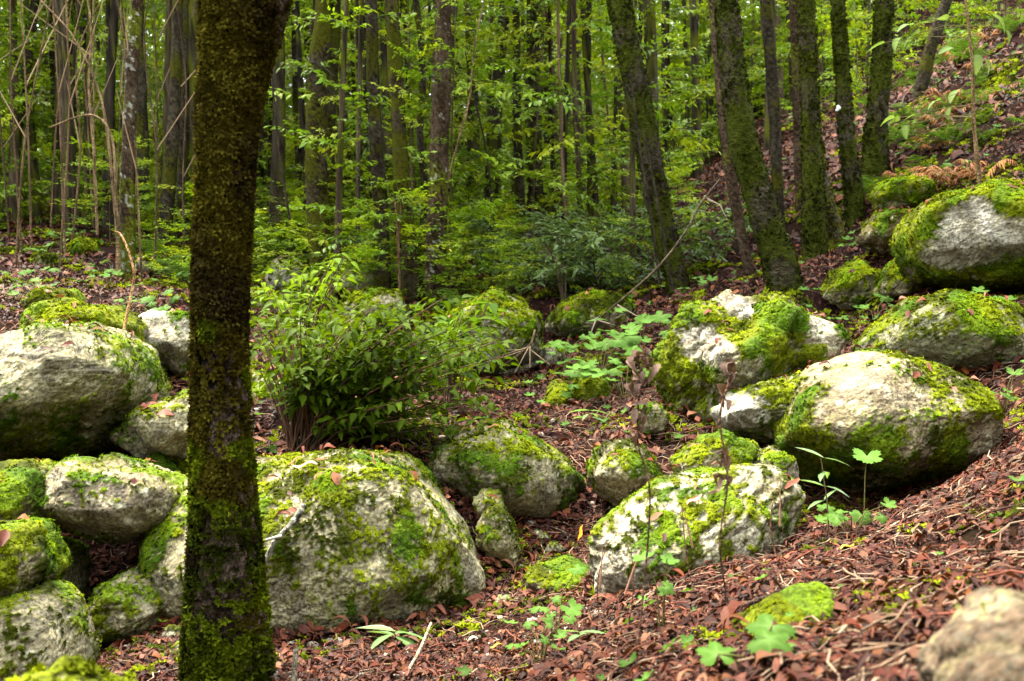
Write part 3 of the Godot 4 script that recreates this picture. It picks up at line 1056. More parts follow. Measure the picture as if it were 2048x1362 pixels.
	stone("boulder", "blurred bright mossy stone low by the dark round stone", V([-60,1420, 0,1398, 50,1380, 78,1368, 115,1390, 180,1405, 230,1425, 270,1480, -60,1480]), 1.5, 0.16, {"moss": 0.12, "seed": 39.0, "hue": 0.25, "tuft_size": 1.5, "tufts": 1.5, "pale": Color(0.400, 0.360, 0.240)})
	for a in [[350, 1275, 28, 3.75, 41.0], [362, 1312, 26, 3.55, 42.0], [300, 1290, 24, 3.8, 43.0]]:
		var x: float = a[0]
		var y: float = a[1]
		var s: float = a[2]
		stone("small_stone", "fist sized mossy stone at the foot of the mossy tree", V([x - s, y, x - s * 0.6, y - s * 0.8, x + s * 0.3, y - s * 0.9, x + s, y - s * 0.1, x + s * 0.8, y + s * 0.7, x - s * 0.7, y + s * 0.8]), a[3], s * a[3] / FPX, {"moss": 0.05, "seed": a[4], "category": "stone", "group": "stones at the tree foot", "pale": dull_tan})
	# right bank
	stone("boulder", "lumpy pyramid boulder with pale faces and moss bands above the slab", V([1328,770, 1345,685, 1390,625, 1450,588, 1510,600, 1570,622, 1640,638, 1678,670, 1655,715, 1642,765, 1600,810, 1500,860, 1420,895, 1360,905, 1330,860]), 5.9, 0.62, {"mossy": [[1360, 790, 45, 0.9], [1400, 850, 50, 0.9], [1500, 830, 50, 0.9], [1600, 780, 35, 0.7]], "over": 0.9, "over_at": -0.1, "moss": 0.12, "lift": 0.35, "seed": 50.0, "rough": 2.3, "bare": [[1385, 690, 30, 1.2], [1465, 610, 24, 1.2], [1590, 655, 30, 1.1], [1625, 705, 22, 0.8], [1460, 740, 26, 0.8], [1410, 790, 35, 0.4], [1440, 660, 35, -0.6], [1530, 640, 40, -0.6], [1510, 740, 50, -0.7], [1580, 740, 40, -0.6], [1345, 730, 40, -0.7], [1620, 660, 30, -0.4]], "pale": Color(0.440, 0.400, 0.336)})
	stone("boulder", "great pinkish boulder with mossy shoulder on the slope", V([1548,850, 1572,785, 1640,730, 1720,708, 1800,712, 1880,735, 1935,775, 1967,830, 1955,885, 1900,935, 1800,970, 1700,990, 1600,965, 1558,915]), 4.9, 0.55, {"mossy": [[1700, 950, 60, 1.0], [1800, 935, 50, 0.9], [1620, 930, 40, 0.7]], "over": 1.0, "over_at": -0.25, "moss": 0.1, "lift": 0.25, "seed": 53.0, "rough": 0.55, "streak": Vector3(1.2, 0.8, 1.2), "pale": Color(0.27, 0.222, 0.16), "grey": Color(0.17, 0.13, 0.092), "bare": [[1710, 760, 70, 0.7], [1640, 830, 40, 0.4], [1900, 870, 45, 0.6], [1740, 890, 28, 0.6], [1690, 850, 45, -0.5], [1630, 910, 45, -0.6], [1820, 880, 45, -0.55], [1905, 780, 45, -0.5], [1800, 725, 45, -0.4], [1560, 860, 40, -0.5]]})
	stone("boulder", "greenish boulder half buried in moss above the great pinkish one", V([1715,705, 1760,650, 1820,605, 1900,583, 1970,600, 2030,640, 2080,690, 2080,750, 1990,775, 1900,760, 1780,735]), 5.75, 0.5, {"over": 0.7, "moss": 0.10, "lift": 0.6, "seed": 56.0, "rough": 0.8, "pale": Color(0.272, 0.288, 0.176), "grey": Color(0.20, 0.19, 0.13)})
	stone("boulder", "huge dome boulder under a bright moss blanket with a pale scar", V([1818,475, 1838,420, 1890,390, 1960,377, 2060,380, 2150,420, 2165,530, 2080,585, 1960,575, 1870,553, 1828,515]), 6.6, 0.7, {"mossy": [[1900, 550, 50, 0.9], [2000, 560, 60, 0.9]], "over": 1.0, "over_at": -0.2, "moss": 0.5, "lift": 0.3, "hue": 0.3, "seed": 58.0, "rough": 0.7, "bare": [[1890, 490, 40, 1.5], [1945, 500, 32, 1.3], [1880, 440, 22, 1.0], [2040, 460, 90, -0.9]], "pale": Color(0.416, 0.392, 0.344)})
	stone("boulder", "ribbed boulder with diagonal moss filled grooves near the leaf litter", V([1173,1125, 1195,1052, 1250,1000, 1340,970, 1420,950, 1500,938, 1575,945, 1592,1000, 1578,1055, 1530,1105, 1450,1180, 1380,1225, 1280,1270, 1190,1275, 1176,1210]), 3.9, 0.42, {"mossy": [[1330, 1190, 35, 0.9], [1430, 1160, 45, 0.9], [1540, 1070, 35, 0.8], [1270, 1170, 20, 0.7]], "over": 0.5, "moss": 0.12, "lift": 0.25, "ridge": 0.024, "seed": 61.0, "rough": 0.8, "pale": Color(0.448, 0.416, 0.344), "bare": [[1210, 1150, 50, 0.7]]})
	stone("boulder", "small round boulder alone beside the leaf path", V([1177,935, 1190,900, 1230,880, 1280,890, 1310,925, 1327,967, 1300,1005, 1230,1015, 1185,985]), 4.8, 0.28, {"mossy": [[1230, 985, 40, 1.0], [1290, 970, 25, 0.8]], "over": 0.8, "moss": 0.02, "seed": 64.0, "rough": 0.8})
	stone("boulder", "mossy stone leaning between round boulder and great pinkish boulder", V([1348,925, 1400,885, 1450,868, 1505,890, 1492,955, 1430,995, 1370,990]), 4.5, 0.24, {"moss": 0.12, "seed": 66.0, "rough": 1.2})
	stone("boulder", "pale stone end poking out beneath the great pinkish boulder", V([1478,932, 1510,905, 1550,898, 1595,930, 1585,975, 1500,985]), 4.45, 0.2, {"moss": -0.25, "seed": 68.0, "pale": Color(0.416, 0.384, 0.320)})
	stone("boulder", "flat mossy slab with a white broken end", V([1440,822, 1465,790, 1540,765, 1620,748, 1665,770, 1645,830, 1585,885, 1480,885, 1450,853]), 5.1, 0.35, {"mossy": [[1540, 860, 70, 1.0]], "over": 1.0, "moss": 0.16, "seed": 70.0, "bare": [[1465, 815, 26, 1.6]], "pale": Color(0.496, 0.480, 0.440), "rough": 1.3})
	stone("boulder", "narrow upright slab squeezed between two big boulders", V([952,1035, 985,1010, 1012,1020, 1042,1095, 1038,1155, 1000,1148, 960,1090]), 4.5, 0.14, {"moss": 0.0, "seed": 72.0, "rough": 1.3})
	stone("boulder", "little pale knob stone above the narrow upright slab", V([940,1008, 965,988, 992,990, 1012,1015, 1000,1032, 955,1030]), 4.6, 0.12, {"moss": -0.02, "seed": 74.0, "rough": 1.5})
	stone("boulder", "flat grey stone low in the gully beside the ribbed boulder", V([1045,1150, 1075,1128, 1140,1120, 1180,1130, 1180,1185, 1060,1190]), 4.25, 0.25, {"moss": 0.0, "seed": 75.0, "pale": dull_tan})
	stone("boulder", "shrub shaded boulder with white blotches far up the path", V([885,650, 915,605, 980,583, 1040,600, 1077,640, 1088,700, 1065,745, 980,760, 900,740]), 8.0, 0.6, {"moss": 0.12, "lift": 0.45, "hue": 0.2, "seed": 77.0, "pale": Color(0.416, 0.400, 0.336), "rough": 1.2})
	stone("boulder", "small pale stone end beside the blotched boulder", V([1082,695, 1105,683, 1128,700, 1134,730, 1095,735]), 7.6, 0.14, {"moss": -0.2, "seed": 79.0, "pale": Color(0.440, 0.416, 0.360)})
	stone("boulder", "dark mossy rock under the leaning bare branch", V([1095,650, 1125,605, 1180,588, 1240,590, 1268,625, 1262,665, 1180,680, 1110,675]), 8.9, 0.5, {"moss": 0.25, "hue": -0.3, "seed": 81.0, "rough": 1.3})
	stone("boulder", "bright moss hummock among broad green leaves", V([1145,790, 1160,755, 1185,740, 1212,765, 1218,820, 1185,850, 1150,840]), 6.6, 0.22, {"moss": 0.6, "hue": 0.45, "seed": 83.0})
	stone("boulder", "low moss hummock at the edge of the leaf path", V([1085,810, 1105,775, 1135,768, 1155,795, 1155,832, 1100,838]), 6.7, 0.2, {"moss": 0.55, "hue": 0.35, "seed": 85.0})
	stone("boulder", "pale stone crowned with moss below the slim dark trunks", V([675,615, 705,590, 745,578, 790,585, 810,620, 800,660, 690,660]), 9.0, 0.4, {"moss": 0.0, "hue": 0.2, "seed": 87.0})
	stone("boulder", "grey boulder with a dark undercut among the tree bases", V([660,580, 668,545, 695,525, 730,530, 755,565, 750,600, 680,605]), 10.6, 0.45, {"moss": -0.1, "seed": 89.0})
	stone("boulder", "distant mossy boulder behind the slim dark trunk", V([690,530, 700,500, 745,495, 800,505, 815,545, 790,570, 710,565]), 12.3, 0.5, {"moss": 0.1, "seed": 91.0})
	stone("boulder", "pale boulder seen through the bare lower stems of the shrub", V([470,870, 472,770, 515,740, 575,780, 610,850, 595,905, 500,905]), 5.7, 0.35, {"moss": -0.12, "seed": 93.0, "pale": Color(0.416, 0.392, 0.320)})
	stone("boulder", "white patched stone glimpsed through the pale shrub leaves", V([525,680, 545,640, 590,635, 625,665, 615,705, 545,705]), 7.8, 0.3, {"moss": -0.25, "seed": 95.0, "pale": Color(0.440, 0.424, 0.400)})
	stone("boulder", "tall pale stone standing in green leaves by the trunk", V([530,545, 548,520, 580,515, 610,540, 612,600, 540,605]), 9.6, 0.3, {"moss": -0.2, "seed": 96.0, "pale": Color(0.440, 0.424, 0.400)})
	stone("boulder", "flat moss topped ledge above the dark bank", V([1735,405, 1755,372, 1800,362, 1845,368, 1858,395, 1850,420, 1770,425]), 8.0, 0.35, {"moss": 0.55, "hue": 0.35, "seed": 97.0, "rough": 1.3})
	stone("boulder", "brown overhang rock under the flat mossy ledge", V([1730,480, 1745,430, 1800,425, 1850,430, 1850,490, 1800,510]), 7.9, 0.4, {"moss": 0.15, "hue": -0.2, "seed": 99.0, "pale": Color(0.22, 0.15, 0.08), "grey": Color(0.12, 0.08, 0.05), "rough": 1.6})
	stone("boulder", "mossy hump at the foot of the bank below the dome boulder", V([1650,600, 1670,548, 1710,525, 1745,550, 1750,600, 1690,620]), 7.7, 0.3, {"moss": 0.4, "hue": 0.1, "seed": 101.0, "rough": 1.5})
	stone("boulder", "moss draped stump of rock beside the dome boulder", V([1765,590, 1775,545, 1800,520, 1835,525, 1850,560, 1835,600]), 7.2, 0.25, {"moss": 0.35, "hue": 0.15, "seed": 103.0, "rough": 1.5})
	stone("boulder", "round grey stone half hidden behind the withered stalk", V([1270,830, 1285,808, 1315,808, 1335,835, 1325,865, 1285,865]), 5.6, 0.16, {"moss": -0.15, "seed": 105.0})
	stone("boulder", "flat moss mat stone in the reddish leaf litter", V([1475,1300, 1490,1240, 1540,1200, 1600,1182, 1665,1180, 1675,1200, 1640,1245, 1590,1290, 1520,1330]), 2.25, 0.16, {"moss": 0.35, "hue": 0.45, "seed": 107.0, "rough": 0.5})
	stone("boulder", "blurred tan stone close to the camera in the leaf litter", V([1880,1370, 1915,1310, 1960,1260, 2010,1215, 2060,1195, 2120,1230, 2140,1420, 1900,1440]), 1.12, 0.13, {"moss": -0.8, "seed": 109.0, "white": 0.15, "pale": Color(0.135, 0.10, 0.07), "grey": Color(0.085, 0.06, 0.04), "rough": 0.8})
	for a in [[520, 620, 46, 8.4], [590, 590, 38, 9.3], [690, 640, 50, 8.2], [860, 640, 42, 8.7], [960, 600, 40, 9.6], [560, 560, 34, 10.6], [830, 560, 36, 11.4], [900, 545, 32, 12.2], [1010, 575, 30, 11.0], [1090, 560, 30, 11.6], [650, 520, 30, 13.0], [440, 590, 36, 8.6]]:
		var x: float = a[0]
		var s: float = a[2]
		var foot := on_ground(x, a[3])
		var y: float = 681.0 - (foot.y - EYE.y) * FPX / a[3] - s * 0.25
		stone("woodland_stone", "pale mossy stone on the rising floor among the tree bases", V([x - s, y + s * 0.3, x - s * 0.8, y - s * 0.3, x - s * 0.3, y - s * 0.62, x + s * 0.4, y - s * 0.55, x + s * 0.9, y - s * 0.1, x + s, y + s * 0.5, x - s * 0.9, y + s * 0.6]), a[3], s * a[3] / FPX * 0.8, {"moss": 0.02, "category": "stone", "group": "stones among the tree bases", "seed": x * 0.31})
	stone("boulder", "mossy hump below the thin bare stems on the leaf slope", V([138,505, 150,482, 172,480, 195,500, 192,528, 150,528]), 9.8, 0.2, {"moss": 0.5, "seed": 111.0})
	stone("boulder", "little mossy hump lower down the leaf slope", V([68,535, 82,510, 105,508, 118,530, 112,552, 75,552]), 9.2, 0.18, {"moss": 0.4, "seed": 113.0})
	stone("boulder", "grey stone shaded by ferns behind the bent cane", V([268,545, 280,520, 310,512, 335,525, 340,550, 300,558]), 9.3, 0.22, {"moss": -0.1, "seed": 115.0})
	for a in [[1012, 1215, 34, 4.1], [1068, 1208, 24, 4.15], [1075, 1075, 22, 4.75], [1040, 1078, 26, 4.8], [1110, 1100, 20, 4.6], [1135, 1135, 18, 4.4], [1120, 1170, 16, 4.3], [1245, 1040, 24, 4.6]]:
		var x: float = a[0]
		var y: float = a[1]
		var s: float = a[2]
		stone("small_stone", "flat pale stone lying in the gully between the boulders", V([x - s, y + 2, x - s * 0.5, y - s * 0.55, x + s * 0.4, y - s * 0.6, x + s, y - s * 0.1, x + s * 0.7, y + s * 0.5, x - s * 0.7, y + s * 0.5]), a[3], s * a[3] / FPX, {"moss": -0.4, "category": "stone", "group": "stones in the gully", "pale": Color(0.240, 0.232, 0.176), "seed": x * 0.17})

func build_trees() -> void:
	# front tree: one trunk widening to a fork above
	var b := Buf.new()
	var fo := {"bark": Color(0.026, 0.017, 0.012), "bark2": Color(0.070, 0.050, 0.040), "moss": -0.15, "moss_color": Color(0.030, 0.026, 0.004), "rough": 0.13, "seed": 6.0}
	var info := trunk_of(b, [[455, 1460, 250], [455, 1390, 188], [455, 1330, 168], [452, 1200, 146], [449, 1050, 122], [443, 900, 109], [440, 750, 97], [440, 600, 95], [443, 500, 98], [447, 400, 98], [452, 300, 101], [457, 230, 108], [465, 150, 122], [477, 80, 142], [487, 0, 165], [492, -90, 185]], 3.25, 0.0, 72, 330, fo)
	var t := thing("mossy_tree", "thick dark tree trunk shaggy with moss before the big boulder", "tree", info[0])
	part("trunk", b.mesh(mats.bark), t)
	trunk_moss(t, info[1], info[2], {"tufted": 24000, "tuft_color": Color(0.056, 0.046, 0.005), "tuft_color2": Color(0.016, 0.011, 0.005), "seed": 6.0, "tuft_to": 2.6, "tuft_bias": 0.14, "tuft_size": 1.15, "green_below": 0.95})
	var tpts: PackedVector3Array = info[1]
	var fork := tpts[tpts.size() - 1]
	for lm in [[Vector3(-0.10, 0.6, 0.05), Vector3(-0.35, 2.2, 0.3), Vector3(-0.8, 4.6, 0.2), 0.085], [Vector3(0.22, 0.55, -0.02), Vector3(0.8, 1.9, -0.3), Vector3(1.5, 4.2, -0.6), 0.08]]:
		var lb := Buf.new()
		var rr: float = lm[3]
		var sp := smooth_path(PackedVector3Array([fork + Vector3(signf(lm[0].x) * 0.05, -0.02, 0), fork + lm[0] * 0.6, fork + lm[0] * 1.4, fork + lm[1], fork + lm[2]]), PackedFloat32Array([rr * 1.1, rr, rr * 0.85, rr * 0.6, rr * 0.2]), 50)
		bark(lb, sp[0], sp[1], 24, fo)
		part("limb", lb.mesh(mats.bark), t)
	var r0 := RandomNumberGenerator.new()
	r0.seed = 77
	var cs := crown_sprays(fork + Vector3(0.2, 4.6, -0.3), Vector3(2.0, 1.4, 1.8), 40, 1.2, r0)
	many("crown", sprays[0], cs[0], cs[1], t)

	var olive := {"bark": Color(0.038, 0.028, 0.014), "bark2": Color(0.075, 0.06, 0.036), "moss": 0.0, "moss_color": Color(0.075, 0.078, 0.008)}
	var dark := {"bark": Color(0.028, 0.022, 0.015), "bark2": Color(0.06, 0.05, 0.034), "moss": -0.15, "moss_color": Color(0.06, 0.06, 0.008)}
	var brown := {"bark": Color(0.048, 0.030, 0.019), "bark2": Color(0.085, 0.06, 0.04), "moss": -0.35}
	var green := {"bark": Color(0.040, 0.034, 0.018), "bark2": Color(0.06, 0.05, 0.033), "moss": 0.06, "moss_color": Color(0.045, 0.055, 0.006), "tufted": 3600, "tuft_size": 1.1, "tuft_to": 3.6, "tuft_color": Color(0.048, 0.058, 0.005), "tuft_color2": Color(0.016, 0.019, 0.004)}
	tree("tall_tree", "olive trunk doubled by a slimmer twin rising from the shrub", [[645, 575, 46], [636, 420, 43], [632, 300, 42], [636, 150, 40], [652, 0, 38]], 11.0, olive.duplicate())
	tree("tall_tree", "slim trunk hugging the olive trunk, both edges mossy", [[668, 560, 26], [662, 400, 25], [656, 280, 26], [662, 150, 30], [668, 0, 28]], 11.5, olive.duplicate())
	tree("tall_tree", "straight dark trunk with no lichen standing behind pale boulder", [[766, 580, 34], [762, 420, 30], [753, 300, 27], [746, 150, 25], [742, 0, 24]], 10.4, dark.duplicate())
	tree("tall_tree", "speckled olive trunk leaning slightly next to the dark straight trunk", [[822, 600, 42], [810, 450, 36], [800, 300, 32], [792, 150, 30], [783, 0, 28]], 10.2, olive.duplicate())
	tree("tall_tree", "thin wavy black stem between speckled and grey trunks", [[836, 590, 18], [845, 470, 16], [850, 380, 15], [840, 270, 14], [845, 170, 14], [842, 80, 14], [830, -20, 13]], 10.8, dark.duplicate())
	var g6 := brown.duplicate()
	g6["lichen"] = 0.02
	tree("tall_tree", "grey brown trunk with a white lichen disc", [[873, 620, 46], [872, 500, 42], [876, 380, 38], [882, 200, 36], [884, 100, 35], [886, 0, 34]], 9.8, g6)
	tree("tall_tree", "black twin trunk deep in the middle of the wood", [[1078, 555, 34], [1072, 400, 32], [1070, 280, 28], [1068, 180, 26], [1066, 60, 24]], 13.0, dark.duplicate())
	tree("tall_tree", "narrow black trunk beside the black twin trunk", [[1050, 575, 22], [1042, 430, 20], [1036, 300, 18], [1034, 180, 16]], 12.5, dark.duplicate())
	tree("tall_tree", "brown trunk with one white spot leaning among leaves", [[1135, 560, 32], [1122, 430, 28], [1110, 300, 26], [1100, 180, 24], [1092, 40, 22]], 14.0, brown.duplicate())
	tree("tall_tree", "dim slender trunk behind the brown spotted trunk", [[1176, 560, 26], [1166, 400, 22], [1158, 280, 20], [1150, 120, 18]], 14.5, dark.duplicate())
	var ivy := green.duplicate()
	ivy["bark"] = Color(0.028, 0.022, 0.014)
	tree("tall_tree", "leaning black mossy trunk climbed by leafy creepers", [[1362, 600, 46], [1330, 470, 46], [1302, 330, 48], [1272, 170, 48], [1246, 40, 46], [1232, -40, 44]], 9.4, ivy)
	var big := green.duplicate()
	big["tufted"] = 3600
	tree("tall_tree", "stout curved mossy trunk sweeping down to the bank", [[1575, 605, 72], [1558, 520, 66], [1520, 400, 58], [1488, 290, 54], [1468, 160, 50], [1456, 40, 46], [1450, -40, 44]], 8.2, big)
	tree("tall_tree", "rusty slim trunk just behind the stout curved trunk", [[1500, 560, 22], [1470, 400, 22], [1450, 270, 22], [1438, 120, 22], [1428, 0, 22]], 9.0, brown.duplicate())
	tree("tall_tree", "black slim trunk between stout curved trunk and green trunk", [[1565, 500, 22], [1556, 380, 22], [1548, 220, 24], [1540, 100, 24], [1532, 0, 24]], 10.2, dark.duplicate())
	tree("tall_tree", "upright green mossy trunk with a flared twin root", [[1630, 540, 50], [1628, 420, 44], [1622, 280, 36], [1618, 150, 34], [1612, 0, 34]], 8.9, green.duplicate())
	tree("tall_tree", "short leaning prop trunk joined to the upright green trunk", [[1672, 480, 40], [1650, 380, 24], [1634, 280, 18], [1626, 200, 14]], 9.1, {"top": 3.4, "crown": 0, "bark": Color(0.04, 0.034, 0.018), "moss": 0.2, "tufted": 500, "tuft_size": 1.6, "tuft_to": 2.4})
	tree("tall_tree", "rusty trunk hidden behind the upright green trunk", [[1602, 460, 24], [1600, 300, 24], [1596, 150, 24], [1590, 0, 24]], 10.6, brown.duplicate())
	tree("tall_tree", "grey green trunk with a round white lichen patch high up", [[1712, 470, 38], [1706, 380, 34], [1692, 260, 30], [1684, 130, 28], [1676, 0, 26]], 9.4, green.duplicate())
	tree("tall_tree", "trunk with bulging mossy base and low white lichen patch", [[1750, 345, 54], [1752, 260, 44], [1762, 160, 38], [1766, 60, 36], [1768, -30, 34]], 10.0, green.duplicate())
	tree("tall_tree", "black trunk tilted outwards on the steep leaf bank", [[1838, 200, 30], [1858, 110, 24], [1884, 30, 22], [1900, -30, 20]], 12.5, dark.duplicate())
	tree("tall_tree", "black trunk tilting by the orange bracken slope", [[14, 450, 24], [26, 330, 22], [40, 220, 20], [60, 80, 18], [72, -20, 16]], 12.5, dark.duplicate())
	tree("tall_tree", "small black trunk by the orange bracken slope", [[110, 435, 18], [112, 320, 15], [108, 200, 14], [104, 60, 13]], 14.0, dark.duplicate())
	var g23 := brown.duplicate()
	g23["lichen"] = 0.10
	g23["moss"] = -0.1
	tree("tall_tree", "blotchy grey trunk with a fork behind the bent cane", [[252, 605, 34], [254, 470, 32], [256, 330, 28], [262, 180, 26], [268, 60, 26], [278, -30, 24]], 8.6, g23)
	tree("tall_tree", "black trunk close behind the blotchy grey trunk", [[284, 470, 26], [286, 330, 24], [284, 200, 20], [280, 60, 18]], 12.0, dark.duplicate())
	tree("tall_tree", "dark trunk leaning outwards beside the ferny stones", [[328, 510, 30], [338, 360, 27], [348, 220, 24], [354, 80, 22]], 11.2, dark.duplicate())
	tree("tall_tree", "thin dark trunk paired with the leaning one by the ferns", [[356, 505, 16], [362, 360, 15], [366, 220, 14], [370, 60, 13]], 11.6, dark.duplicate())
	tree("tall_tree", "dim trunk showing beyond the shaggy front trunk", [[602, 480, 20], [600, 330, 19], [594, 180, 18], [590, 20, 16]], 15.0, dark.duplicate())
	tree("tall_tree", "pale slim trunk showing beyond the shaggy front trunk", [[628, 470, 14], [622, 300, 14], [616, 120, 13], [610, -20, 12]], 15.5, olive.duplicate())
	# lichen discs
	for a in [[867, 459, 11, 9.8, 872, "white lichen disc on the grey brown trunk"], [1107, 233, 7, 14.0, 1105, "white lichen spot on the brown spotted trunk"], [1680, 215, 13, 9.4, 1688, "round white lichen patch high on the grey green trunk"], [1748, 256, 17, 10.0, 1752, "white lichen patch on the bulging mossy trunk base"]]:
		var lb := Buf.new()
		var s: float = a[2] * 0.5 * a[3] / FPX
		lb.v.append(Vector3(0, 0, 0.008)); lb.n.append(Vector3.BACK); lb.c.append(Color(0.62, 0.63, 0.58))
		for k in 18:
			var an := TAU * k / 18
			var q := Vector3(cos(an), sin(an), 0) * s * (1.0 + 0.25 * sin(an * 3.0 + a[0]) + 0.12 * cos(an * 5.0))
			lb.v.append(q + Vector3(0, 0, -0.03)); lb.n.append(Vector3(cos(an) * 0.4, sin(an) * 0.4, 1).normalized()); lb.c.append(Color(0.52, 0.54, 0.48))
		for k in 18:
			lb.i.append_array(PackedInt32Array([0, 1 + (k + 1) % 18, 1 + k]))
		var lt := part(numbered("lichen_disc"), lb.mesh(mats.wood), self)
		lt.position = spot(a[0], a[1], a[3] - a[2] * 0.9 * a[3] / FPX)
		tag(lt, a[5], "lichen")

# ---------------------------------------------------------------- understory
func build_understory() -> void:
	var r := RandomNumberGenerator.new()
	r.seed = 4242
	# tall trees further back: four shapes, then copies
	var protos := []
	for k in 4:
		var b := Buf.new()
		var h := 13.0
		var lean := Vector3(r.randf_range(-0.6, 0.6), 0, r.randf_range(-0.4, 0.4))
		var pts := PackedVector3Array()
		var rad := PackedFloat32Array()
		for q in 7:
			var t := q / 6.0
			pts.append(Vector3(lean.x * t * t + r.randf_range(-0.06, 0.06), -0.4 + h * t, lean.z * t + r.randf_range(-0.06, 0.06)))
			rad.append(lerpf(0.085, 0.025, t) * (1.35 if q == 0 else 1.0))
		var sp := smooth_path(pts, rad, 60)
		bark(b, sp[0], sp[1], 9, [{"bark": Color(0.03, 0.024, 0.016), "bark2": Color(0.07, 0.055, 0.038), "moss": -0.2, "seed": 3.0}, {"bark": Color(0.07, 0.048, 0.032), "bark2": Color(0.13, 0.10, 0.07), "moss": -0.3, "seed": 8.0}, {"bark": Color(0.045, 0.036, 0.02), "bark2": Color(0.10, 0.085, 0.055), "moss": 0.05, "seed": 13.0}, {"bark": Color(0.022, 0.018, 0.013), "bark2": Color(0.05, 0.04, 0.03), "moss": -0.3, "seed": 18.0}][k])
		var t := Node3D.new()
		part("trunk", b.mesh(mats.bark), t)
		var from: Vector3 = sp[0][52]
		var tip: Vector3 = sp[0][60]
		limbs(t, from, tip, Vector3(1.6, 1.6, 1.6), 0.03, 4, r)
		var cs := crown_sprays(tip, Vector3(1.7, 1.7, 1.7), 14, 1.3, r)
		many("crown", sprays[k], cs[0], cs[1], t)
		t.set_meta("base_name", ["dark_tree", "brown_tree", "mossy_tree", "dark_tree"][k])
		tag(t, ["slim dark trunk standing in the leafy depth of the wood", "slim brown trunk standing in the leafy depth of the wood", "slim mossy trunk standing in the leafy depth of the wood", "slim dark trunk standing in the leafy depth of the wood"][k], "tree", ["dark trunks in the wood", "brown trunks in the wood", "mossy trunks in the wood", "dark trunks in the wood"][k])
		protos.append(t)
	var placed := []
	var made := 0
	var tries := 0
	while made < 130 and tries < 3000:
		tries += 1
		var d := 12.0 + 20.0 * pow(r.randf(), 1.7)
		var px := r.randf_range(-200, 1700)
		if px > 1350 and d < 16.0: continue
		var p := Vector3((px - 1024) / FPX * d, 0, -d)
		var ok := true
		for q in placed:
			if (q as Vector3).distance_to(p) < 0.5: ok = false
		if not ok: continue
		placed.append(p)
		p.y = gy(p.x, p.z)
		copy_of(protos[r.randi() % 4], p, r.randf() * TAU, r.randf_range(0.45, 1.1))
		made += 1
	for k in 56:
		var d := r.randf_range(9.8, 17.0)
		var px := r.randf_range(430, 1330) if k % 3 else r.randf_range(-60, 400)
		if px > 880 and px < 1330 and d < 10.8: continue
		if px < 420 and d < 11.0: continue
		var p := Vector3((px - 1024) / FPX * d, 0, -d)
		p.y = gy(p.x, p.z)
		var c := copy_of(protos[r.randi() % 4], p, r.randf() * TAU, 1.0)
		var w := r.randf_range(0.28, 0.6)
		c.scale = Vector3(w, r.randf_range(0.55, 0.95), w)
	for t in protos: (t as Node3D).free()
	# saplings: eight shapes, then copies
	var sap := []
	for k in 8:
		var h: float = [4.2, 5.5, 6.5, 3.2, 7.5, 5.0, 2.4, 6.0][k]
		var t := Node3D.new()
		var b := Buf.new()
		var pts := PackedVector3Array()
		var rad := PackedFloat32Array()
		var lean := Vector3(r.randf_range(-0.5, 0.5), 0, r.randf_range(-0.5, 0.5))
		for q in 6:
			var u := q / 5.0
			pts.append(Vector3(lean.x * u * u + r.randf_range(-0.07, 0.07) * u, -0.25 + (h + 0.25) * u, lean.z * u + r.randf_range(-0.07, 0.07) * u))
			rad.append(lerpf(0.020, 0.004, u) * h / 5.0)
		var sp := smooth_path(pts, rad, 30)
		bark(b, sp[0], sp[1], 6, {"bark": [Color(0.05, 0.04, 0.025), Color(0.13, 0.085, 0.055)][k % 2], "bark2": [Color(0.09, 0.075, 0.05), Color(0.22, 0.15, 0.10)][k % 2], "moss": -0.3, "seed": k * 2.0})
		part("stem", b.mesh(mats.bark), t)
		for half in 2:
			var where := []
			var tint := []
			var cnt := int(8.5 * h)
			for q in cnt:
				var u := lerpf(0.04, 1.0, r.randf())
				var p: Vector3 = sp[0][int(u * 30)]
				var a := r.randf() * TAU
				var out := Vector3(cos(a), r.randf_range(-0.15, 0.55), sin(a))
				var start := p + Vector3(cos(a), 0.15, sin(a)) * r.randf_range(0.0, 0.55) * (1.15 - 0.6 * u)
				where.append(Transform3D(along(out, r.randf_range(-0.6, 0.6)) * r.randf_range(0.75, 1.25), start))
				tint.append(leaf_tint(r))
			many("foliage", sprays[(k + half * 3) % 6], where, tint, t)
		var thin := k % 2 == 1
		t.set_meta("base_name", "pale_sapling" if thin else "dark_sapling")
		tag(t, "pale stemmed leafy sapling growing between the tree trunks" if thin else "dark stemmed leafy sapling growing between the tree trunks", "sapling", "pale saplings in the wood" if thin else "dark saplings in the wood")
		sap.append(t)
	made = 0
	tries = 0
	while made < 300 and tries < 4000:
		tries += 1
		var d := 9.8 + 20.0 * pow(r.randf(), 0.9)
		var px := r.randf_range(-350, 2100)
		if px > 1330 and d < 12.5: continue
		if px > 1300 and px < 1570 and d < 17.0: continue
		if px > 1600 and (d < 15.0 or r.randf() < 0.3): continue
		if px > 900 and px < 1330 and d < 11.0: continue
		if px < 420 and d < 11.5: continue
		var p := Vector3((px - 1024) / FPX * d, 0, -d)
		p.y = gy(p.x, p.z)
		copy_of(sap[r.randi() % 8], p, r.randf() * TAU, r.randf_range(0.7, 1.2))
		made += 1
